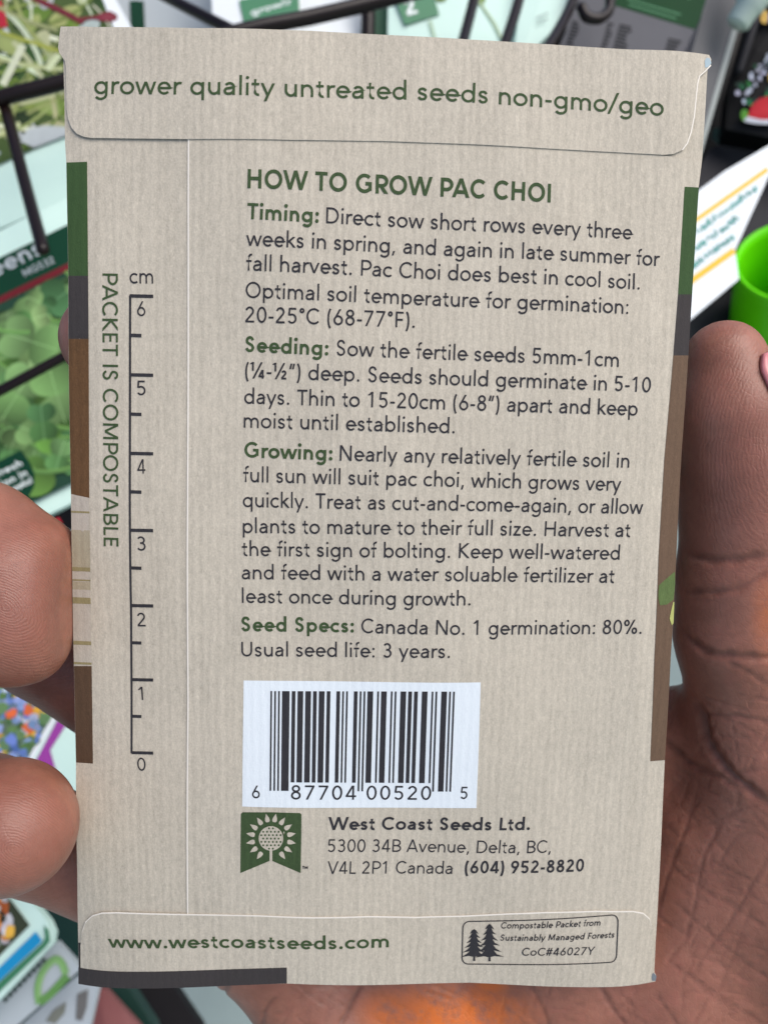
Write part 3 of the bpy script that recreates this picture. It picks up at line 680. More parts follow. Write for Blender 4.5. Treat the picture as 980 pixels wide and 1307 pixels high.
fold([B_(150, 190), B_(230, 222), B_(330, 252), B_(450, 278), B_(650, 270), B_(820, 235)], 6, .07, .75)
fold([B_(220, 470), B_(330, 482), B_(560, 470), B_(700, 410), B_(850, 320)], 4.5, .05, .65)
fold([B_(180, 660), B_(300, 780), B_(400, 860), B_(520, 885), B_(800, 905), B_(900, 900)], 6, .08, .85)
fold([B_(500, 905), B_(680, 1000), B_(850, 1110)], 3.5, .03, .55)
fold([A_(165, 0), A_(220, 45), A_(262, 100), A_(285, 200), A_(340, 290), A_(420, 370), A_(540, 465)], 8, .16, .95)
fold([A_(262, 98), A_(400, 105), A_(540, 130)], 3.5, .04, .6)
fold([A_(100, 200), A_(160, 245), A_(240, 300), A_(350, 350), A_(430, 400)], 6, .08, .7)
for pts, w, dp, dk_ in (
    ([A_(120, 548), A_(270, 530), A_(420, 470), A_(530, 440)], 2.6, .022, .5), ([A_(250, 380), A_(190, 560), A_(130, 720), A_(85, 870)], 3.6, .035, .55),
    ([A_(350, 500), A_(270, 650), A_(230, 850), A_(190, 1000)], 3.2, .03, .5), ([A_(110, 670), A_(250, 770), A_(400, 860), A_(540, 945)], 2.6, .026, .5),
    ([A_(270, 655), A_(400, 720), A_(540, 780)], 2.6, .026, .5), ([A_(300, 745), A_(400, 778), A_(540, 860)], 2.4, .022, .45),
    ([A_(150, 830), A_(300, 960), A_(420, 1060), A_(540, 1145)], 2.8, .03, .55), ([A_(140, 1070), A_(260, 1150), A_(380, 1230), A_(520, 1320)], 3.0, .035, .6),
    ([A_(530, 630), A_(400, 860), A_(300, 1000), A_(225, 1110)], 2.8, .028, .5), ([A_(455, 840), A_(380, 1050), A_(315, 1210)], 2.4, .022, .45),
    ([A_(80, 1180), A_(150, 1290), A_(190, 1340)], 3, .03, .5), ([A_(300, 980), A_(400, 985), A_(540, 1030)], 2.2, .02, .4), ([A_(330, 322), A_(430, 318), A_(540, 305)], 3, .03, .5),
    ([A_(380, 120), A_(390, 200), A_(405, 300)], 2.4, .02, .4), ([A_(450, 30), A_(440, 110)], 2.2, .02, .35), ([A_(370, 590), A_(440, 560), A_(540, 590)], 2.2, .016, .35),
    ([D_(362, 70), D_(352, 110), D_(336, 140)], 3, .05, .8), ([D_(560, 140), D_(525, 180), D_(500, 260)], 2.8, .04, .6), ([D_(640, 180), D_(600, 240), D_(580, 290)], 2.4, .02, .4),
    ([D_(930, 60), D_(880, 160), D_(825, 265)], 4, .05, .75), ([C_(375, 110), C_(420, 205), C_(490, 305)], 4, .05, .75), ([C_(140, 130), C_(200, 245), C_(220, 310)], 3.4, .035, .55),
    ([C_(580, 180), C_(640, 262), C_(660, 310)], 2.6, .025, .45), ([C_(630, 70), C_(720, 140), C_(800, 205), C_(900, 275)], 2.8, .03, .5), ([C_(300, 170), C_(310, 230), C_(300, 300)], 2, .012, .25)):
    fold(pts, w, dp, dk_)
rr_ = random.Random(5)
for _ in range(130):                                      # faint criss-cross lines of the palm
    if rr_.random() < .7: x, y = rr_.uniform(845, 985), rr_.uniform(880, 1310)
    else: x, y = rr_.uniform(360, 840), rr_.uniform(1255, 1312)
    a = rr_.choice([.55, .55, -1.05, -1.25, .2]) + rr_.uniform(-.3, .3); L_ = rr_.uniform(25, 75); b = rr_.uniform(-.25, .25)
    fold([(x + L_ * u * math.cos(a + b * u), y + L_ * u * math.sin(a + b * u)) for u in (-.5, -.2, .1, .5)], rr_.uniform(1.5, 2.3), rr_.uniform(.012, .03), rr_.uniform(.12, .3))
# thumb and finger print lines: a phase per vertex, turned into ridges by the skin's material
ridge = np.zeros(len(HV)); rmask = np.zeros(len(HV))
def prints(cx, cy, rx_, ry_, stretch, ang, soft=1.0):
    d = HP - np.array((cx, cy)); ca, sa = math.cos(ang), math.sin(ang)
    u = d[:, 0] * ca + d[:, 1] * sa; v = -d[:, 0] * sa + d[:, 1] * ca
    r = np.sqrt(u ** 2 + (v * stretch) ** 2); m = np.clip(1.25 - np.sqrt((d[:, 0] / rx_) ** 2 + (d[:, 1] / ry_) ** 2), 0, 1) * 2
    m = np.clip(m, 0, 1) * front * soft
    k = m > rmask; ridge[k] = r[k]; rmask[k] = m[k]
prints(8, 775, 110, 150, 1.5, .6); prints(20, 1085, 110, 110, 1.4, .5, .8); prints(1010, 560, 150, 190, .55, .2, .7)
tip_shade = np.zeros(len(HV)); stain = np.zeros(len(HV))
def spot(arr, cx, cy, rx_, ry_, v):
    d = np.sqrt(((HP[:, 0] - cx) / rx_) ** 2 + ((HP[:, 1] - cy) / ry_) ** 2); np.maximum(arr, np.clip(1.35 - d, 0, 1) * v * (front > .05), out=arr)
spot(tip_shade, 15, 760, 100, 110, .6); spot(tip_shade, 30, 1050, 90, 90, .5); spot(tip_shade, 955, 600, 90, 150, .35)  # pinkish tint darkened to tone down the light on fingertips and thumb
spot(stain, 580, 1298, 92, 42, 1.0); spot(stain, 626, 1258, 26, 12, .8); spot(stain, 992, 790, 30, 55, .42); spot(stain, 500, 1295, 40, 30, .7)
HV2 = HV + HN * disp[:, None]
# skin
n = NT('brown_skin'); at = n.n('ShaderNodeAttribute', attribute_name='marks'); sp = n.n('ShaderNodeSeparateColor'); n.l(at.outputs['Color'], sp.inputs[0])
ar = n.n('ShaderNodeAttribute', attribute_name='ridge'); oc = n.obj_coord((1, 1, 1))
big = n.noise(oc, 140, 4, .6); mid = n.noise(oc, 900, 3, .6); fine = n.noise(oc, 3200, 2, .6)
base = n.mix(n.ramp(big, .3, .7), srgb(141, 92, 74), srgb(166, 112, 93))
base = n.mix(n.math('MULTIPLY', n.ramp(mid, .35, .75), .35), base, srgb(120, 78, 62))
base = n.mix(n.math('MULTIPLY', n.ramp(n.noise(oc, 420, 4, .7), .5, .72), .30), base, srgb(170, 104, 90))
base = n.mix(sp.outputs[2], base, srgb(126, 80, 70))
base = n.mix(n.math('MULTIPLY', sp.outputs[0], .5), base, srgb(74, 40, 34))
st = n.math('MULTIPLY', sp.outputs[1], n.ramp(n.noise(oc, 260, 5, .7), .30, .52))
base = n.mix(n.math('MULTIPLY', st, .95), base, srgb(220, 116, 38))
n.l(base, n.b.inputs['Base Color']); n.b.inputs['Roughness'].default_value = .44; n.b.inputs['Specular IOR Level'].default_value = .45
n.b.inputs['Subsurface Weight'].default_value = .25; n.b.inputs['Subsurface Radius'].default_value = (1, .35, .2); n.b.inputs['Subsurface Scale'].default_value = .0022
vor = n.n('ShaderNodeTexVoronoi', feature='DISTANCE_TO_EDGE'); vor.inputs['Scale'].default_value = 900; n.l(oc, vor.inputs['Vector'])
rd = n.math('SINE', n.math('ADD', n.math('MULTIPLY', ar.outputs['Fac'], 2 * math.pi / 4.9), n.math('MULTIPLY', n.noise(oc, 420, 3), 16)))
hgt = n.math('ADD', n.math('MULTIPLY', n.math('MULTIPLY', rd, at.outputs['Alpha']), .17), n.math('ADD', n.math('MULTIPLY', n.math('MINIMUM', vor.outputs['Distance'], .12), 1.5), n.math('MULTIPLY', mid, .35)))
hgt = n.math('ADD', hgt, n.math('MULTIPLY', fine, .4))
n.bump(hgt, .55, .00012)
M['skin'] = n.m
hand = thing('hand', WR_, 'bare brown hand with orange stained palm, holding the kraft packet between thumb and curled fingers', 'hand')
sk = mesh_obj('skin', HV2, HF, M['skin'], hand, smooth=True)
ca_ = sk.data.attributes.new('marks', 'FLOAT_COLOR', 'POINT')
ca_.data.foreach_set('color', np.column_stack([np.clip(crease, 0, 1), stain, tip_shade, rmask]).astype(np.float32).ravel())
ra_ = sk.data.attributes.new('ridge', 'FLOAT', 'POINT'); ra_.data.foreach_set('value', ridge.astype(np.float32))
# thumb nail on the outer side of the thumb tip
nail_c = C3(933, 508, -.75); ax_ = C3(950, 595, -.82) - C3(924, 461, -.72); ax_ = -ax_ / np.linalg.norm(ax_)
nd = np.array((.74, -.1, .62)); nd -= ax_ * (nd @ ax_); nd /= np.linalg.norm(nd); sd_ = np.cross(nd, ax_)
NVv, NFf = [], []; nu, nv = 13, 17
for s_ in (0, 1):
    for j in range(nv):
        t = j / (nv - 1) * 2 - 1
        for i in range(nu):
            a = (i / (nu - 1) * 2 - 1); w_ = 1.0 * (1 - .35 * max(0, abs(t) - .55) ** 2 * 5); an = a * w_ * .66
            r = .875 - .15 * t - s_ * .06 - .05 * max(0, t) ** 2
            NVv.append(nail_c + ax_ * (t * .55) + r * (nd * math.cos(an) + sd_ * math.sin(an)))
k_ = nu * nv
for j in range(nv - 1):
    for i in range(nu - 1):
        a = j * nu + i; NFf += [(a, a + 1, a + nu + 1, a + nu), (a + k_ + nu, a + k_ + nu + 1, a + k_ + 1, a + k_)]
for i in range(nu - 1): NFf += [(i + 1, i, i + k_, i + 1 + k_), (k_ - nu + i, k_ - nu + i + 1, 2 * k_ - nu + i + 1, 2 * k_ - nu + i)]
for j in range(nv - 1): NFf += [(j * nu, j * nu + nu, j * nu + nu + k_, j * nu + k_), (j * nu + 2 * nu - 1, j * nu + nu - 1, j * nu + nu - 1 + k_, j * nu + 2 * nu - 1 + k_)]
M['nail'] = plain('pink_nail', srgb(206, 130, 132), .3, .5, .06, 500)
mesh_obj('thumb_nail', NVv, NFf, M['nail'], hand, smooth=True)
#==BACKGROUND==
# ------------------------------------------------------------------ behind the hand: the display
class Plane:
    """a flat thing standing behind the packet: plane through a photo point at depth z (cm), facing n"""
    def __init__(s, px, py, z, n=(0, .22, 1), rot=24):
        s.o = U(px, py, z); s.n = np.array(n, float); s.n /= np.linalg.norm(s.n)
        a = math.radians(rot); e = np.array((math.cos(a), math.sin(a), 0)); e -= s.n * (e @ s.n); s.e1 = e / np.linalg.norm(e); s.e2 = np.cross(s.n, s.e1)
    def at(s, px, py):
        d = ray(px, py); t = ((s.o - CAMPOS) @ s.n) / (d @ s.n); p = CAMPOS + t * d - s.o
        return np.array((p @ s.e1, p @ s.e2))
    def many(s, pts): return np.array([s.at(x, y) for x, y in pts])
    def to3(s, xy, h=0.0): xy = np.asarray(xy, float); return s.o + xy[:, :1] * s.e1 + xy[:, 1:2] * s.e2 + s.n * (np.asarray(h).reshape(-1, 1) if np.ndim(h) else h)
def ccw(p):
    p = np.asarray(p, float)
    return p if np.sum(p[:, 0] * np.roll(p[:, 1], -1) - np.roll(p[:, 0], -1) * p[:, 1]) > 0 else p[::-1]
def slab(name, pl, xy, thick, mat, parent, h=0.0, puff=0.0, step=.8):
    """a board, box or filled envelope with its front on the plane"""
    xy = ccw(xy)
    if puff:
        v, f = cdt(densify(xy, step), step); c = v.mean(0); lo, hi = v.min(0), v.max(0)
        dist = np.full(len(v), 9.)
        for i in range(len(xy)):
            a, b = xy[i], xy[(i + 1) % len(xy)]; ab = b - a; t = np.clip(((v - a) @ ab) / (ab @ ab), 0, 1); dist = np.minimum(dist, np.linalg.norm(v - a - t[:, None] * ab, axis=1))
        hh = h + puff * (1 - np.exp(-dist / 1.2)) + .05 * puff * np.sin(v[:, 0] * 2.1) * np.cos(v[:, 1] * 1.3)
    else:
        v, f = xy, [list(range(len(xy)))]; hh = np.full(len(v), h)
    n = len(v); top = pl.to3(v, hh); bot = pl.to3(v, h - thick); faces = [list(t) for t in f] + [[a + n for a in t[::-1]] for t in f]
    cnt = {}
    for t in f:
        for i in range(len(t)): cnt[(t[i], t[(i + 1) % len(t)])] = 1
    faces += [[a, a + n, b + n, b] for (a, b) in cnt if (b, a) not in cnt]
    return mesh_obj(name, np.vstack([top, bot]), faces, mat, parent, smooth=False)
class Print:
    """flat multi-coloured print lying on a plane"""
    def __init__(s, pl, h=.3): s.pl = pl; s.V = []; s.F = []; s.C = []; s.n = 0; s.k = 0; s.h = h
    def poly(s, xy, col, col2=None, side=None):
        xy = ccw(xy); m = len(xy); s.V.append(s.pl.to3(np.vstack([xy, xy.mean(0)]), s.h + s.k * .00012)); s.k += 1
        s.F += [(s.n + i, s.n + (i + 1) % m, s.n + m) for i in range(m)]; 
        if side is None: s.C += [col] * m + [col2 or col]
        else:
            g_ = (xy - xy.mean(0)) @ np.array((math.cos(side), math.sin(side))); g_ = g_ / max(np.abs(g_).max(), 1e-6) * .5 + .5
            s.C += [tuple(c1 * (1 - t_) + c2 * t_ for c1, c2 in zip(col[:3], col2[:3])) for t_ in g_] + [tuple((c1 + c2) / 2 for c1, c2 in zip(col[:3], col2[:3]))]
        s.n += m + 1
    def line(s, xy, w, col, col2=None):
        xy = np.asarray(xy, float); V, F = ribbon(xy, w / 2, False)
        f = F[0]; a = V[list(f)]
        if np.sum(a[:, 0] * np.roll(a[:, 1], -1) - np.roll(a[:, 0], -1) * a[:, 1]) < 0: F = [t[::-1] for t in F]
        s.V.append(s.pl.to3(V, s.h + s.k * .00012)); s.k += 1
        s.F += [tuple(i + s.n for i in t) for t in F]; m = len(V) // 2; s.n += len(V); s.C += [col] * m + [col2 or col] * m
    def clip(s, xy): s.box = ccw(xy); return s
    def inside(s, p):
        c = False; q = s.box
        for i in range(len(q)):
            a, b = q[i], q[(i + 1) % len(q)]
            if (a[1] > p[1]) != (b[1] > p[1]) and p[0] < (b[0] - a[0]) * (p[1] - a[1]) / (b[1] - a[1]) + a[0]: c = not c
        return c
    def build(s, name, parent, mat=None):
        o = mesh_obj(name, np.vstack(s.V), s.F, mat or M['print'], parent)
        a = o.data.attributes.new('col', 'FLOAT_COLOR', 'POINT'); a.data.foreach_set('color', np.array([c[:3] + (1,) for c in s.C], np.float32).ravel()); return o
def ptext(name, pl, txt, p0, p1, em, w, mat, parent, h):
    a, b = pl.at(*p0), pl.at(*p1); sh, x0, x1 = text_shapes(txt, w); L_ = np.linalg.norm(b - a); t = (b - a) / L_; nr = np.array((-t[1], t[0])); V_, F_, n_ = [], [], 0
    for k, (V, F) in enumerate(sh):
        v = a + ((V[:, 0] - x0) * L_ / (x1 - x0))[:, None] * t + (V[:, 1] * em)[:, None] * nr
        q = v[list(F[0])]
        if np.sum(q[:, 0] * np.roll(q[:, 1], -1) - np.roll(q[:, 0], -1) * q[:, 1]) < 0: F = [tuple(reversed(f)) for f in F]
        V_.append(pl.to3(v, h + (k % 7) * .0006)); F_ += [tuple(i + n_ for i in f) for f in F]; n_ += len(v)
    return mesh_obj(name, np.vstack(V_), F_, mat, parent)
def tube_mesh(pts, r, seg=12, cap=True):
    P = np.array(pts, float); n = len(P); V, F = [], []
    up_ = np.array((0.13, .2, .97)); rs = [r] * n if np.isscalar(r) else r
    for i in range(n):
        d = P[min(i + 1, n - 1)] - P[max(i - 1, 0)]; d /= np.linalg.norm(d); a = np.cross(d, up_); a /= np.linalg.norm(a); b = np.cross(d, a)
        V += [P[i] + rs[i] * (a * math.cos(t) + b * math.sin(t)) for t in np.linspace(0, 2 * math.pi, seg, endpoint=False)]
    for i in range(n - 1):
        for j in range(seg): F.append((i * seg + j, i * seg + (j + 1) % seg, (i + 1) * seg + (j + 1) % seg, (i + 1) * seg + j))
    F += [tuple(range(seg))[::-1], tuple(range((n - 1) * seg, n * seg))]
    return V, F
def rounded_tube(name, pts, r, mat, parent):
    P = open_spline(pts, 8) if len(pts) > 2 else np.array(pts, float)
    d0 = (P[0] - P[1]) / np.linalg.norm(P[0] - P[1]); d1 = (P[-1] - P[-2]) / np.linalg.norm(P[-1] - P[-2]); k = [.98, .8, .45]
    P2 = np.vstack([[P[0] + d0 * r * t for t in (1.0, .8, .45)], P, [P[-1] + d1 * r * t for t in (.45, .8, 1.0)]]); rr = [r * .15, r * .6, r * .9] + [r] * len(P) + [r * .9, r * .6, r * .15]
    V, F = tube_mesh(P2, rr, 14); return mesh_obj(name, V, F, mat, parent, smooth=True)
M.update(print=vcol('printed_photograph', .5), mint=plain('mint_paper', srgb(202, 230, 219), .5, .25, .03, 60), white_card=plain('white_paper', srgb(226, 232, 234), .5, .4, .03, 60),
    grey_card=plain('grey_white_paper', srgb(176, 184, 188), .5, .4, .04, 60), deep_green=plain('deep_green_print', srgb(10, 56, 38), .5, .15, .1, 80), sage=plain('sage_green_print', srgb(60, 122, 86), .45, .4, .08, 90),
    maroon=plain('maroon_print', srgb(104, 30, 38), .5, .15, .06, 90), white_ink=plain('white_ink', srgb(222, 230, 228), .5, .3, .03, 90), magenta=plain('magenta_print', srgb(150, 58, 150), .45, .4, .05, 90),
    wire=plain('dark_brown_coated_wire', srgb(24, 14, 13), .3, .3, .15, 150), carton=plain('grey_carton', srgb(98, 98, 102), .6, .15, .06, 120), carton_side=plain('dark_grey_carton', srgb(92, 92, 94), .6, .3, .08, 120),
    carton_edge=plain('pale_carton_edge', srgb(150, 156, 154), .6, .3, .05, 120), carton_green=plain('carton_green', srgb(0, 60, 26), .5, .12, .06, 120), faint=plain('faint_ink', srgb(58, 58, 64), .6, .2, .05, 200), faint_green=plain('faint_pale_ink', srgb(92, 150, 112), .6, .2, .05, 200),
    black=plain('black_plastic', srgb(12, 12, 13), .5, .2, .2, 100), shelf=plain('charcoal_shelf', srgb(44, 44, 48), .6, .15, .12, 80), yellow=plain('yellow_print', srgb(232, 190, 60), .5, .2, .05, 90), teal=plain('teal_print', srgb(92, 166, 158), .6, .3, .25, 300),
    lime=plain('lime_plastic', srgb(104, 222, 8), .35, .25, .04, 60), red=plain('red_print', srgb(190, 30, 44), .35, .5, .1, 90), blue=plain('cyan_print', srgb(24, 140, 190), .4, .4, .06, 90), board=plain('dark_green_board', srgb(14, 48, 40), .5, .4, .2, 40),
    dull_red=plain('dull_red_print', srgb(130, 78, 76), .5, .3, .08, 60), dark_board=plain('dark_rack_board', srgb(26, 24, 26), .7, .15, .2, 40))
M['floor'] = plain('grey_concrete', srgb(146, 162, 158), .7, .3, .14, 14)
GRP = 'seed packets on the wire display rack'
def jit(c, a=.14):
    k = 1 + random.uniform(-a, a); return tuple(min(1, x * k * (1 + random.uniform(-.05, .05))) for x in c[:3])
def packet_root(pl, label, cat='seed packet'): return thing('seed_packet', pl.o, label, cat, GRP)

# 1. sprout packet at the upper left
pl = Plane(60, 60, -24); t = packet_root(pl, 'packet with photo of green and red stemmed sprouts, at the upper left')
body = pl.many([(206, 104), (40, -190), (-330, -40), (-190, 345), (-20, 300), (205, 205)])
slab('pouch', pl, body, .4, M['mint'], t, 0, .22)
ph = pl.many([(190, 128), (137, 6), (45, -170), (-330, -20), (-200, 290), (0, 216), (85, 178)])
slab('pale_border', pl, pl.many([(206, 104), (40, -190), (28, -182), (132, 0), (176, 118)]), .01, M['white_card'], t, .30)
k = Print(pl, .27).clip(ph); k.poly(ph, srgb(64, 84, 44)[:3], srgb(88, 104, 58)[:3])
cols = [srgb(120, 140, 72), srgb(96, 120, 50), srgb(54, 80, 40), srgb(150, 160, 100), srgb(178, 184, 140), srgb(40, 56, 32), srgb(200, 206, 178), srgb(176, 184, 184)]
for _ in range(420):
    p = pl.at(random.uniform(-290, 190), random.uniform(-170, 290)); a = random.uniform(0, 6.28); r = random.uniform(.25, .9); c = jit(random.choice(cols[:6] + cols[7:]))
    q = [p + np.array((math.cos(u) * r * math.cos(a) - math.sin(u) * r * .5 * math.sin(a), math.cos(u) * r * math.sin(a) + math.sin(u) * r * .5 * math.cos(a))) for u in np.linspace(0, 6.28, 13)[:-1]]
    if all(k.inside(x) for x in q): k.poly(q, c, jit(c, .3))
for _ in range(230):
    p = pl.at(random.uniform(-280, 180), random.uniform(-160, 280)); a = random.uniform(-.5, 2.4); L_ = random.uniform(1.5, 4.5); b = random.uniform(-.5, .5)
    q = np.array([p + np.array((math.cos(a + b * u), math.sin(a + b * u))) * L_ * u for u in np.linspace(-.5, .5, 8)])
    if all(k.inside(x) for x in q):
        c = jit(random.choice([cols[0], cols[3], cols[4], cols[6], cols[1]])); k.line(q, random.uniform(.06, .22), c, jit(c, .25))
gb = [(30, 186), (40, 170), (62, 166), (88, 168), (100, 176), (84, 180), (48, 194)]; k.poly(pl.many(gb), srgb(182, 190, 192)[:3])
for pts, w, c in (([(30, -6), (50, 6), (80, 20), (110, 36)], .24, srgb(112, 40, 52)), ([(0, 8), (5, 22), (9, 42)], .36, srgb(176, 40, 58)), ([(2, 16), (40, 34), (78, 46)], .16, srgb(150, 156, 110)), ([(0, 46), (30, 56), (80, 72)], .16, srgb(150, 156, 72)),
                  ([(0, 80), (40, 90), (85, 95)], .18, srgb(168, 176, 128)), ([(8, 115), (20, 92), (34, 64)], .3, srgb(196, 204, 176)), ([(64, 96), (80, 76)], .26, srgb(190, 200, 160)), ([(100, 32), (118, 30), (136, 27)], .14, srgb(112, 40, 52))):
    q = pl.many(pts); k.line(open_spline(q, 6) if len(q) > 2 else q, w, c[:3], jit(c, .2))
k.poly(pl.many([(122, 31), (132, 24), (144, 21), (153, 26), (153, 32), (146, 35), (134, 34)]), srgb(120, 44, 58)[:3], srgb(138, 62, 74)[:3])
k.build('sprout_photo', t)

# 2. microgreens packet
pl = Plane(60, 420, -20.5, rot=25); t = packet_root(pl, 'packet with microgreens photo and dark green header, left of the held packet')
top, dn = (85, 253), np.array((.44, .9)); ln = np.array((.9, -.44))
at_ = lambda a, d: tuple(np.array(top) + ln * a + dn * d)
slab('pouch', pl, pl.many([at_(90, 0), at_(-240, 0), at_(-240, 352), at_(90, 352)]), .4, M['mint'], t, 0, .2)
slab('header_band', pl, pl.many([at_(88, 36), at_(-238, 36), at_(-238, 80), at_(88, 80)]), .01, M['deep_green'], t, .26)
slab('red_stripe', pl, pl.many([at_(88, 80), at_(-238, 80), at_(-238, 88), at_(88, 88)]), .01, M['maroon'], t, .262)
ptext('header_text', pl, 'microgreens', (-112, 412), (60, 327), .95, .11, M['grey_card'], t, .275)
ptext('code_text', pl, 'MG532', (36, 357), (74, 339), .40, .1, M['grey_card'], t, .275)
ph = pl.many([at_(88, 88), at_(-238, 88), at_(-238, 332), at_(88, 332)])
k = Print(pl, .25).clip(ph); k.poly(ph, srgb(34, 66, 50)[:3], srgb(40, 74, 56)[:3])
gl = [srgb(126, 172, 104), srgb(96, 146, 84), srgb(146, 186, 118), srgb(110, 160, 74), srgb(84, 134, 82), srgb(132, 176, 108)]
def heart(p, r, a):
    o = []
    for u in np.linspace(0, 6.28, 21)[:-1]:
        rr = r * (1 - .42 * math.exp(-((u if u < 3.14 else u - 6.28) / .45) ** 2) - .12 * math.cos(2 * u)); o.append(p + rr * np.array((math.cos(u) * .95 * math.cos(a) - math.sin(u) * math.sin(a) * 1.0, math.cos(u) * .95 * math.sin(a) + math.sin(u) * math.cos(a) * 1.0)))
    return o
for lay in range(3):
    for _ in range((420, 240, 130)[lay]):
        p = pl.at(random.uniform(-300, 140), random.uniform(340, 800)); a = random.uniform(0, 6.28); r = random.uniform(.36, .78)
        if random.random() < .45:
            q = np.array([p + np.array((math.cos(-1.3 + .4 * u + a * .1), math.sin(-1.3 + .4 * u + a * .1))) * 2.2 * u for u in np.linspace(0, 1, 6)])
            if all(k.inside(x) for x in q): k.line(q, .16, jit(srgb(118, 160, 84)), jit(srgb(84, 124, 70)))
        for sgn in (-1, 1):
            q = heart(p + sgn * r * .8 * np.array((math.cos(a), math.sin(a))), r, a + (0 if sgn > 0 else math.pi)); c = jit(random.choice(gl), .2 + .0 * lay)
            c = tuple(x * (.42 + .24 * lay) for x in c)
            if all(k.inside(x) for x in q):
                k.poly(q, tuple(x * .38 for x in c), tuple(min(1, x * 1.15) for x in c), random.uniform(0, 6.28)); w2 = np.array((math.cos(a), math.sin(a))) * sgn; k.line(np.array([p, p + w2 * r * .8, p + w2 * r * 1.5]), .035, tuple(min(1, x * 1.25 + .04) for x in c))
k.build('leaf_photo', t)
bd = pl.many([(-60, 622), (32, 577), (42, 590), (49, 606), (49, 622), (43, 634), (32, 642), (-40, 678)])
bdo = slab('badge', pl, bd, .01, M['deep_green'], t, .345)
for txt, a, b in (('grow fresh', (-34, 628), (34.5, 596)), ('nutrition in', (-24, 640), (41, 608)), ('weeks!', (17, 633), (47.5, 617.5))): ptext('badge_text', pl, txt, a, b, .36, .12, M['white_ink'], bdo, .352)

# 3. small pale card with a red corner under it
pl = Plane(80, 670, -19, rot=25); t = thing('price_card', pl.o, 'pale striped card with a red mark below the microgreens packet', 'card')
slab('card', pl, pl.many([(60, 661), (110, 690), (150, 800), (40, 760)]), .05, M['white_card'], t)
slab('red_mark', pl, pl.many([(63, 664), (76, 661), (80, 668), (68, 673)]), .01, M['red'], t, .012)
# 4. wildflower packet
pl = Plane(40, 930, -18, rot=-30, n=(.05, .3, 1)); t = packet_root(pl, 'packet with blue and yellow wildflower photo and magenta stripe, between the curled fingers')
slab('pouch', pl, pl.many([(108, 872), (150, 1000), (60, 1110), (-160, 1020), (-150, 800), (0, 800)]), .4, M['mint'], t, 0, .12)
ph = pl.many([(86, 890), (36, 978), (0, 1040), (-150, 980), (-140, 815), (0, 815)])
k = Print(pl, .13).clip(ph); k.poly(ph, srgb(96, 118, 100)[:3], srgb(110, 130, 110)[:3])
fl = [srgb(108, 132, 198), srgb(150, 170, 220), srgb(84, 110, 176), srgb(186, 200, 226), srgb(86, 120, 70), srgb(70, 100, 62), srgb(120, 148, 190), srgb(104, 136, 92)]
for i in range(1300):
    p = pl.at(random.uniform(-140, 95), random.uniform(815, 1040)); r = random.uniform(.07, .24); c = jit(random.choice(fl))
    if random.random() < .09: c = jit(random.choice([srgb(220, 174, 60), srgb(226, 190, 80), srgb(214, 104, 60)])); r = random.uniform(.16, .26)
    w_ = [random.uniform(.7, 1.25) for _ in range(9)]; q = [p + r * w_[j] * np.array((math.cos(j * .698), math.sin(j * .698))) for j in range(9)]
    if all(k.inside(x) for x in q): k.poly(q, c, jit(c, .3))
k.build('flower_photo', t)
slab('pale_border', pl, pl.many([(90, 888), (36, 984), (30, 981), (85, 885)]), .01, M['white_card'], t, .135)
slab('magenta_stripe', pl, pl.many([(94, 900), (92, 915), (66, 957), (74, 985), (74, 1010), (30, 1010), (40, 985), (84, 902)]), .01, M['magenta'], t, .14)
# 5. packets at the lower left
pl = Plane(40, 1230, -17.5, rot=42, n=(-.1, .35, 1)); t = packet_root(pl, 'pale packet with orange flower photo and bright cyan band, at the lower left')
slab('pouch', pl, pl.many([(-120, 1180), (-20, 1098), (8, 1118), (45, 1156), (62, 1178), (68, 1192), (66, 1206), (0, 1276), (-70, 1340)]), .4, M['mint'], t, 0, .08)
ph = pl.many([(-110, 1190), (-25, 1104), (4, 1132), (40, 1180), (-40, 1262)])
k = Print(pl, .10).clip(ph); k.poly(ph, srgb(60, 66, 50)[:3])
for i in range(260):
    p = pl.at(random.uniform(-60, 45), random.uniform(1110, 1240)); r = random.uniform(.1, .3); c = jit(random.choice([srgb(206, 130, 60), srgb(222, 176, 70), srgb(190, 190, 190), srgb(210, 214, 220), srgb(70, 84, 50), srgb(50, 50, 40), srgb(190, 98, 50)]))
    q = [p + r * random.uniform(.75, 1.2) * np.array((math.cos(j * .698), math.sin(j * .698))) for j in range(9)]
    if all(k.inside(x) for x in q): k.poly(q, c, jit(c, .3))
k.build('flower_photo', t)
slab('cyan_band', pl, pl.many([(48, 1188), (56, 1200), (50, 1206), (-10, 1262), (-50, 1300), (-56, 1285), (-5, 1240)]), .01, M['blue'], t, .115)
slab('green_edge', pl, pl.many([(58, 1180), (64, 1186), (66, 1200), (60, 1208), (0, 1266), (-6, 1260), (56, 1203), (60, 1196)]), .01, M['sage'], t, .118)
pl = Plane(60, 1270, -18.4, rot=42, n=(-.1, .35, 1)); t = packet_root(pl, 'white packet with a pale green arch print, under the cyan banded packet')
slab('pouch', pl, pl.many([(72, 1203), (103, 1237), (36, 1297), (-60, 1380), (-120, 1330), (0, 1262)]), .35, M['grey_card'], t, 0, .08)
arcp = [(52, 1280), (50, 1262), (54, 1245), (62, 1232), (72, 1224), (80, 1228), (86, 1242)]
k = Print(pl, .10); k.line(open_spline(pl.many(arcp), 6), .28, srgb(120, 168, 96)[:3], srgb(150, 190, 130)[:3]); k.line(open_spline(pl.many([(52, 1278), (66, 1268), (88, 1244)]), 6), .3, srgb(104, 150, 84)[:3]); k.build('arch_print', t)
k = Print(pl, .104)
for i in range(9):
    a = np.array((6 + i * 6.0, 1275 - i * 6.2)); k.poly(pl.many([a, a + (4, -4.5), a + (7, -1), a + (3, 4)]), srgb(38, 62, 54)[:3])
k.build('dark_lettering', t)
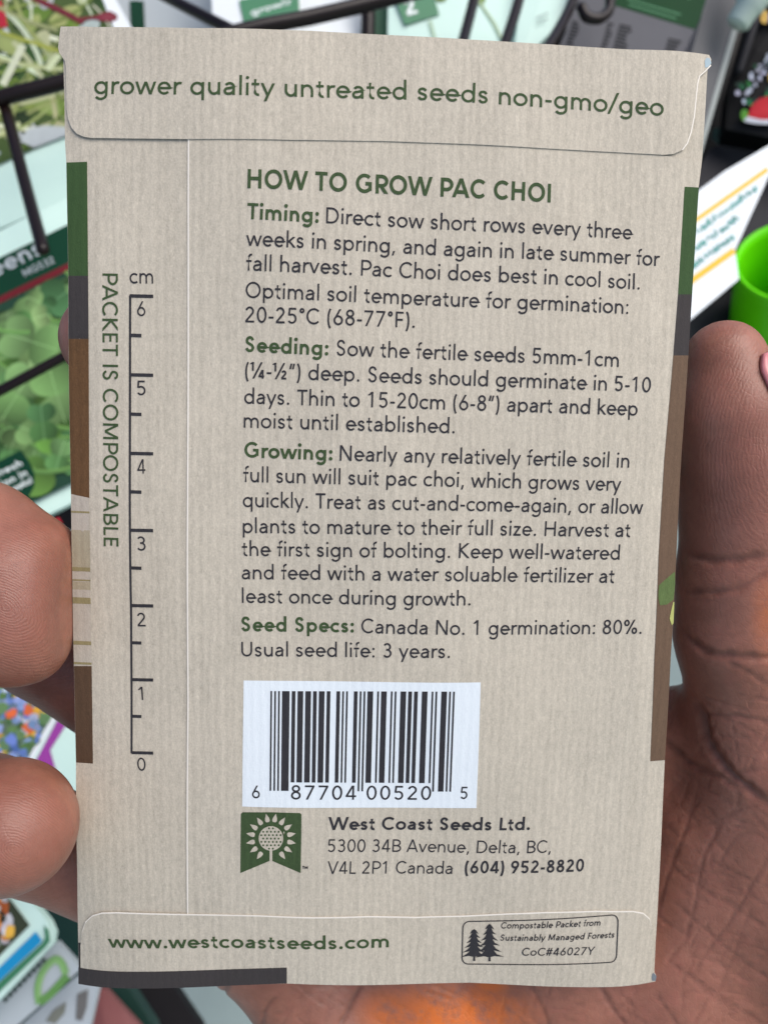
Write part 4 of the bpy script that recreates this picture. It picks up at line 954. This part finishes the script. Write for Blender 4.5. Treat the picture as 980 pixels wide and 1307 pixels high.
pl = Plane(90, 1290, -19.6, rot=42, n=(-.1, .35, 1)); t = packet_root(pl, 'white packet with a grey leaf shape, lowest at the lower left corner')
slab('pouch', pl, pl.many([(98, 1246), (126, 1258), (112, 1320), (60, 1380), (-30, 1370), (30, 1306)]), .35, M['grey_card'], t, 0, .06)
k = Print(pl, .08); k.poly(pl.many([(60, 1302), (70, 1288), (86, 1278), (84, 1292), (72, 1306)]), srgb(128, 130, 120)[:3]); k.poly(pl.many([(98, 1300), (100, 1268), (114, 1262), (112, 1285), (106, 1302)]), srgb(112, 110, 108)[:3]); k.build('leaf_print', t)
pl = Plane(140, 1290, -23, rot=20, n=(0, .4, 1)); t = packet_root(pl, 'plain dull red packet peeking out under the left corner of the held packet')
slab('pouch', pl, pl.many([(124, 1262), (134, 1262), (180, 1312), (190, 1400), (90, 1390), (112, 1310)]), .4, M['dull_red'], t, 0, .3)
pl = Plane(60, 1160, -26, rot=0, n=(0, .4, 1)); t = thing('display_board', pl.o, 'dark green board behind the packets at the lower left', 'board')
slab('panel', pl, pl.many([(-260, 1020), (70, 1080), (118, 1190), (196, 1310), (230, 1420), (-260, 1420)]), 1.0, M['board'], t)
slab('red_patch', pl, pl.many([(20, 1140), (30, 1140), (42, 1156), (40, 1162), (30, 1158)]), .02, M['dull_red'], t, .03)
pl = Plane(215, 1290, -30, rot=0, n=(0, .5, 1)); t = thing('rack_foot', pl.o, 'dark slanting foot of the display rack against the grey floor', 'rack foot')
slab('bar', pl, pl.many([(150, 1190), (205, 1235), (256, 1310), (290, 1400), (220, 1400), (185, 1310), (150, 1260)]), 1.2, M['dark_board'], t)

# 6. packets along the top edge
def simple_packet(px, py, z, poly, mat, label, rot=10, puff=.15, n=(0, .25, 1)):
    pl = Plane(px, py, z, n, rot); t = packet_root(pl, label); slab('pouch', pl, pl.many(poly), .35, mat, t, 0, puff); return pl, t
pl, t = simple_packet(200, 20, -29, [(150, -170), (262, -170), (300, 60), (255, 90), (140, 90), (146, -20)], M['grey_card'], 'grey white packet with a small dark green square, above the held packet')
slab('green_square', pl, pl.many([(167, 4), (185, 5), (187, 50), (169, 48)]), .01, M['deep_green'], t, .17)
pl, t = simple_packet(330, 10, -25, [(262, -160), (382, -190), (384, 70), (274, 70)], M['white_card'], 'white packet with green label and white lettering, behind the sloping rack bar')
gl_ = slab('green_label', pl, pl.many([(306, 4), (381, -12), (383, 22), (313, 38)]), .01, M['sage'], t, .17)
ptext('label_text', pl, 'growfr', (322, 24), (374, 9), .42, .12, M['white_ink'], gl_, .185)
pl, t = simple_packet(420, 10, -27, [(384, -160), (462, -160), (462, 80), (380, 80)], M['white_card'], 'plain pale blue white packet under the sloping rack bar')
pl, t = simple_packet(488, 10, -28, [(477, -160), (502, -160), (500, 80), (476, 80)], M['sage'], 'narrow green packet edge beside the dark gap', puff=.04)
pl, t = simple_packet(580, 10, -26, [(498, -160), (664, -160), (668, 90), (494, 90)], M['mint'], 'mint packet with green number tag, behind two dark prongs')
tg = slab('number_tag', pl, pl.many([(503, 1), (516, 36), (560, 23), (550, -10)]), .01, M['sage'], t, .19)
ptext('tag_number', pl, '2', (519, 25), (533, 21), 1.05, .15, M['white_ink'], tg, .205)
k = Print(pl, .175)
for c_, r_ in (((562, -2), 9), ((610, 2), 9)): k.poly(pl.many([(c_[0] + r_ * math.cos(a), c_[1] + r_ * .9 * math.sin(a)) for a in np.linspace(0, 6.28, 12)[:-1]]), srgb(112, 140, 70)[:3], srgb(140, 166, 96)[:3])
k.line(pl.many([(610, 5), (630, 34), (642, 60)]), .1, srgb(170, 190, 150)[:3]); k.line(pl.many([(548, 30), (556, 60)]), .16, srgb(180, 206, 180)[:3]); k.build('leaf_photo', t)
pl, t = simple_packet(690, 20, -25, [(652, 90), (668, -20), (690, -160), (790, -160), (752, 4), (722, 22), (700, 44)], M['mint'], 'mint packet with folded corner between the prongs and the grey carton', rot=-20)
k = Print(pl, .17)
for i in range(6): a = np.array((684 + (i % 3) * 5, 26 + (i // 3) * 7 - (i % 3) * 2)); k.line(pl.many([a, a + (3, -1)]), .08, srgb(120, 140, 136)[:3])
k.build('faint_lettering', t)

# 7. grey carton at the upper right
pl = Plane(820, 30, -24, rot=-14, n=(-.1, .15, 1)); t = thing('carton', pl.o, 'grey cardboard carton with green band and small printed table, behind the top right corner', 'carton')
A, B_2, Cc, Dd = (905, -8), (872, 105), (700, 110), (770, -60)
front = [A, B_2, (700, 92), (735, -60), (906, -60)]
slab('front_panel', pl, pl.many([(919, -60), (871, 110), (690, 110), (722, 40), (742, -60)]), .2, M['carton'], t)
slab('green_band', pl, pl.many([(784, 7), (889, 38.5), (918, -60), (800, -60)]), .01, M['carton_green'], t, .012)
k = Print(pl, .014)
rw = 0
for (x0, y0, n_, wd, sl) in ((775, 30, 9, 9, .24), (790, 32, 9, 20, .24), (852, 50, 5, 20, .24), (730, 28, 7, 12, .2)):
    for i in range(n_): a = np.array((x0 - i * 1.3, y0 + i * 4.6)); k.line(pl.many([a, a + np.array((1, sl)) * random.uniform(.5, 1) * wd]), .10, srgb(34, 34, 40)[:3])
for a, b in (((800, -1), (868, 19)), ((802, 6), (862, 24)), ((840, -12), (880, -2))): k.line(pl.many([a, b]), .05, srgb(92, 150, 110)[:3])
k.build('printed_table', t)
sp_ = Plane(915, 60, -24.2, rot=-14, n=(.55, .1, .83))
slab('side_panel', sp_, sp_.many([(919.5, -60), (962, -60), (950, 0), (893, 190), (880, 240), (850, 190), (871.5, 110)]), .2, M['carton_side'], t, -.06)
slab('pale_edge', sp_, sp_.many([(956, -40), (962, -60), (967, -60), (952, 0), (896, 192), (883, 240), (879, 238), (891, 190)]), .06, M['carton_edge'], t, .0)

# 8. black bag with strawberry print, shelf, card and cup on the right
pl = Plane(960, 100, -27, rot=62, n=(-.25, .1, 1)); t = thing('soil_bag', pl.o, 'glossy black bag with white lettering and a red strawberry print, at the upper right edge', 'bag')
slab('pouch', pl, pl.many([(985, -120), (1120, -100), (1100, 220), (985, 176), (925, 165), (930, 110), (955, 20)]), 1.5, M['black'], t, 0, .35)
k = Print(pl, .37)
for i in range(26):
    u = random.uniform(0, 1); a = np.array((985 - 42 * u + random.uniform(-5, 5), 70 + 62 * u + random.uniform(-8, 8))); r = random.uniform(1.5, 4)
    k.poly(pl.many([a + r * np.array((math.cos(j), math.sin(j))) * random.uniform(.6, 1.2) for j in np.linspace(0, 6.28, 8)[:-1]]), jit(srgb(178, 182, 200)))
for i in range(22):
    a = np.array((random.uniform(938, 985), random.uniform(85, 150))); r = random.uniform(2, 5); k.poly(pl.many([a + r * np.array((math.cos(j), math.sin(j))) * random.uniform(.6, 1.2) for j in np.linspace(0, 6.28, 8)[:-1]]), jit(random.choice([srgb(30, 92, 60), srgb(44, 120, 60), srgb(24, 50, 44)])))
for c_, r_, cc in (((972, 28), 7, srgb(214, 176, 90)), ((984, 30), 9, srgb(84, 120, 190)), ((982, 104), 6, srgb(206, 170, 60)), ((947, 152), 6, srgb(86, 150, 50))):
    k.poly(pl.many([(c_[0] + r_ * math.cos(a) * .8, c_[1] + r_ * 1.3 * math.sin(a)) for a in np.linspace(0, 6.28, 10)[:-1]]), cc[:3])
k.poly(pl.many([(946, 160), (960, 163), (980, 164), (1000, 160), (1000, 152), (950, 154)]), srgb(206, 210, 220)[:3])
k.poly(pl.many([(951, 154), (956, 140), (966, 131), (980, 128), (995, 132), (1004, 150), (990, 158), (968, 158)]), srgb(186, 26, 42)[:3], srgb(204, 44, 56)[:3]); k.build('label_print', t)
rounded_tube('highlight_strip', [pl.to3([pl.at(964, 22)], .4)[0], pl.to3([pl.at(940, 96)], .4)[0]], .18, M['shelf'], t)  # grey strip added as the highlight running down the black bag
pl = Plane(955, 8, -23, rot=0); t = thing('bottle', pl.o, 'clear pale green bottle cap above the black bag at the top right', 'bottle')
prof = [(0, .6), (.42, .6), (.5, .5), (.52, -.1), (.62, -.2), (.62, -.5), (.8, -.8), (.9, -1.6), (.9, -3), (0, -3)]
V, F = [], []; sg = 20
ax = np.array((-.45, -.80, -.2)); ax /= np.linalg.norm(ax); ea = np.cross(ax, (0, 0, 1)); ea /= np.linalg.norm(ea); eb = np.cross(ax, ea)
for r_, y_ in prof: V += [pl.o + ax * (y_ * 1.0 + .2) + r_ * (ea * math.cos(a) + eb * math.sin(a)) for a in np.linspace(0, 2 * math.pi, sg, endpoint=False)]
for i in range(len(prof) - 1):
    for j in range(sg): F.append((i * sg + j, i * sg + (j + 1) % sg, (i + 1) * sg + (j + 1) % sg, (i + 1) * sg + j))
M['bottle'] = plain('pale_green_plastic', srgb(204, 218, 204), .2, .6, .1, 60); mesh_obj('cap', V, F, M['bottle'], t, smooth=True)
pl = Plane(960, 300, -31, rot=0, n=(0, .15, 1)); t = thing('shelf_unit', pl.o, 'charcoal shelf standing behind the lettered card and green cup', 'shelf')
slab('back_panel', pl, pl.many([(700, -320), (1500, -320), (1500, 520), (868, 520), (800, 300)]), 1.5, M['black'], t)
s2 = Plane(960, 220, -28, rot=0, n=(.1, .5, 1)); slab('ledge', s2, s2.many([(860, 268), (905, 190), (1000, 156), (1200, 130), (1200, 300), (980, 330), (880, 300)]), 1.0, M['shelf'], t)
s3 = Plane(910, 400, -26, rot=0, n=(.1, .6, 1)); slab('ledge', s3, s3.many([(840, 400), (900, 375), (1200, 330), (1200, 470), (860, 470)]), 1.0, M['shelf'], t)
k = Print(s2, .03)
for i in range(9): a = np.array((918 + random.uniform(-12, 8), 174 + random.uniform(-9, 9))); k.poly(s2.many([a + 4 * np.array((math.cos(j), math.sin(j))) for j in np.linspace(0, 6.28, 7)[:-1]]), jit(srgb(40, 82, 70)))
k.build('green_print', t)
pl = Plane(930, 280, -20, rot=30, n=(-.1, .3, 1)); t = thing('shelf_card', pl.o, 'white card with two yellow lines and blurred teal lettering, right of the held packet', 'card')
slab('card', pl, pl.many([(850, 274), (880, 251), (925, 218), (985, 183), (1030, 158), (1010, 190), (980, 226), (937.5, 319), (942.5, 356), (886, 403.5), (840, 440)]), .06, M['white_card'], t)
def stripe(name, a, b, w, mat, h=.012):
    a, b = pl.at(*a), pl.at(*b); V, F = ribbon(np.array([a, b]), w / 2, False); slab(name, pl, np.array([V[0], V[1], V[3], V[2]]), .01, mat, t, h)
stripe('yellow_line', (872, 292), (979, 216), .17, M['yellow']); stripe('yellow_line', (870, 367), (936.5, 319.5), .24, M['yellow'])
k = Print(pl, .014)
for a, b in (((880, 302), (964, 240)), ((880, 322), (940, 278)), ((880, 342), (936, 301))):
    a, b = np.array(a, float), np.array(b, float); L_ = np.linalg.norm(b - a); d = (b - a) / L_; nr = np.array((d[1], -d[0])); u = 0
    while u < L_:
        for _ in range(2):
            p0 = a + d * (u + random.uniform(0, 2)) + nr * random.uniform(-5, -1); k.line(pl.many([p0, p0 + nr * random.uniform(2, 7) + d * random.uniform(-1.5, 2)]), .06, jit(srgb(96, 168, 160)))
        u += random.choice([2.6, 3.2, 3.2, 5.2])
k.build('teal_lettering', t)
pl = Plane(1020, 332, -22.5, rot=0); t = thing('cup', pl.o, 'bright lime green plastic cup behind the thumb tip', 'cup')
ax = np.array((-.28, .60, .75)); ax /= np.linalg.norm(ax); ea = np.cross(ax, (0, 1, 0)); ea /= np.linalg.norm(ea); eb = np.cross(ax, ea)
prof = [(1.9, -6.5), (2.02, -4), (2.2, -.4), (2.28, -.1), (2.24, .02), (2.12, 0), (2.06, -.4), (1.88, -4), (1.75, -6.2), (.02, -6.2)]
prof = [(a_ * 1.12, b_ * 1.2) for a_, b_ in [(.02, -6.5)] + prof]; V, F = [], []; sg = 40
for r_, y_ in prof: V += [pl.o + ax * y_ + r_ * (ea * math.cos(a) + eb * math.sin(a)) for a in np.linspace(0, 2 * math.pi, sg, endpoint=False)]
for i in range(len(prof) - 1):
    for j in range(sg): F.append((i * sg + j, i * sg + (j + 1) % sg, (i + 1) * sg + (j + 1) % sg, (i + 1) * sg + j))
mesh_obj('cup_body', V, F, M['lime'], t, smooth=True)

# 9. the wire rack
t = thing('wire_rack', U(200, 80, -21), 'dark brown coated wire display rack with sloping bar and prongs', 'display rack')
Z = lambda *p: [U(*q) for q in p]
rounded_tube('front_bar', Z((-90, 160, -20), (0, 126, -20), (83, 104, -20.2), (300, 42, -21), (400, 21, -21.5), (505, -4, -22), (640, -40, -22.6)), .29, M['wire'], t)
rounded_tube('front_bar', Z((-90, 545, -17.4), (0, 499, -17.4), (84, 454, -17.6), (300, 340, -18.4)), .18, M['wire'], t)
rounded_tube('prong', Z((8, 140, -20.2), (30, 225, -18.5), (55, 318, -16.5)), .22, M['wire'], t)
rounded_tube('prong', Z((190, -16, -24), (232, 6, -22.6), (299, 40, -21)), .22, M['wire'], t)
rounded_tube('prong', Z((612, -30, -22.5), (600, 18, -21.5), (584, 78, -20)), .21, M['wire'], t)
rounded_tube('prong', Z((670, -30, -22.5), (656, 20, -21.5), (634, 84, -20)), .21, M['wire'], t)
rounded_tube('prong', Z((742, -30, -22.5), (722, 20, -21.5), (690, 74, -20)), .2, M['wire'], t)
rounded_tube('hook', Z((776, -40, -22.5), (778, 2, -22), (774, 17, -21.8), (762, 24, -21.6), (748, 21, -21.5), (742, 10, -21.5)), .21, M['wire'], t)
rounded_tube('upright', Z((470, -60, -26), (470, 20, -26), (468, 120, -26)), .32, M['wire'], t)
pl = Plane(200, 400, -36, rot=0, n=(0, .2, 1)); t = thing('back_board', pl.o, 'large dark board behind the wire rack and its packets', 'board')
slab('panel', pl, pl.many([(-700, -420), (760, -420), (720, 500), (300, 900), (180, 1120), (-700, 1000)]), 1.0, M['dark_board'], t)

# ------------------------------------------------------------------ ground
fz = -0.62
fl_ = bpy.data.meshes.new('floor'); fl_.from_pydata([(-30, -30, fz), (30, -30, fz), (30, 30, fz), (-30, 30, fz)], [], [(0, 1, 2, 3)]); fo = bpy.data.objects.new('floor', fl_); COL.objects.link(fo); fl_.materials.append(M['floor']); fo['kind'] = 'structure'
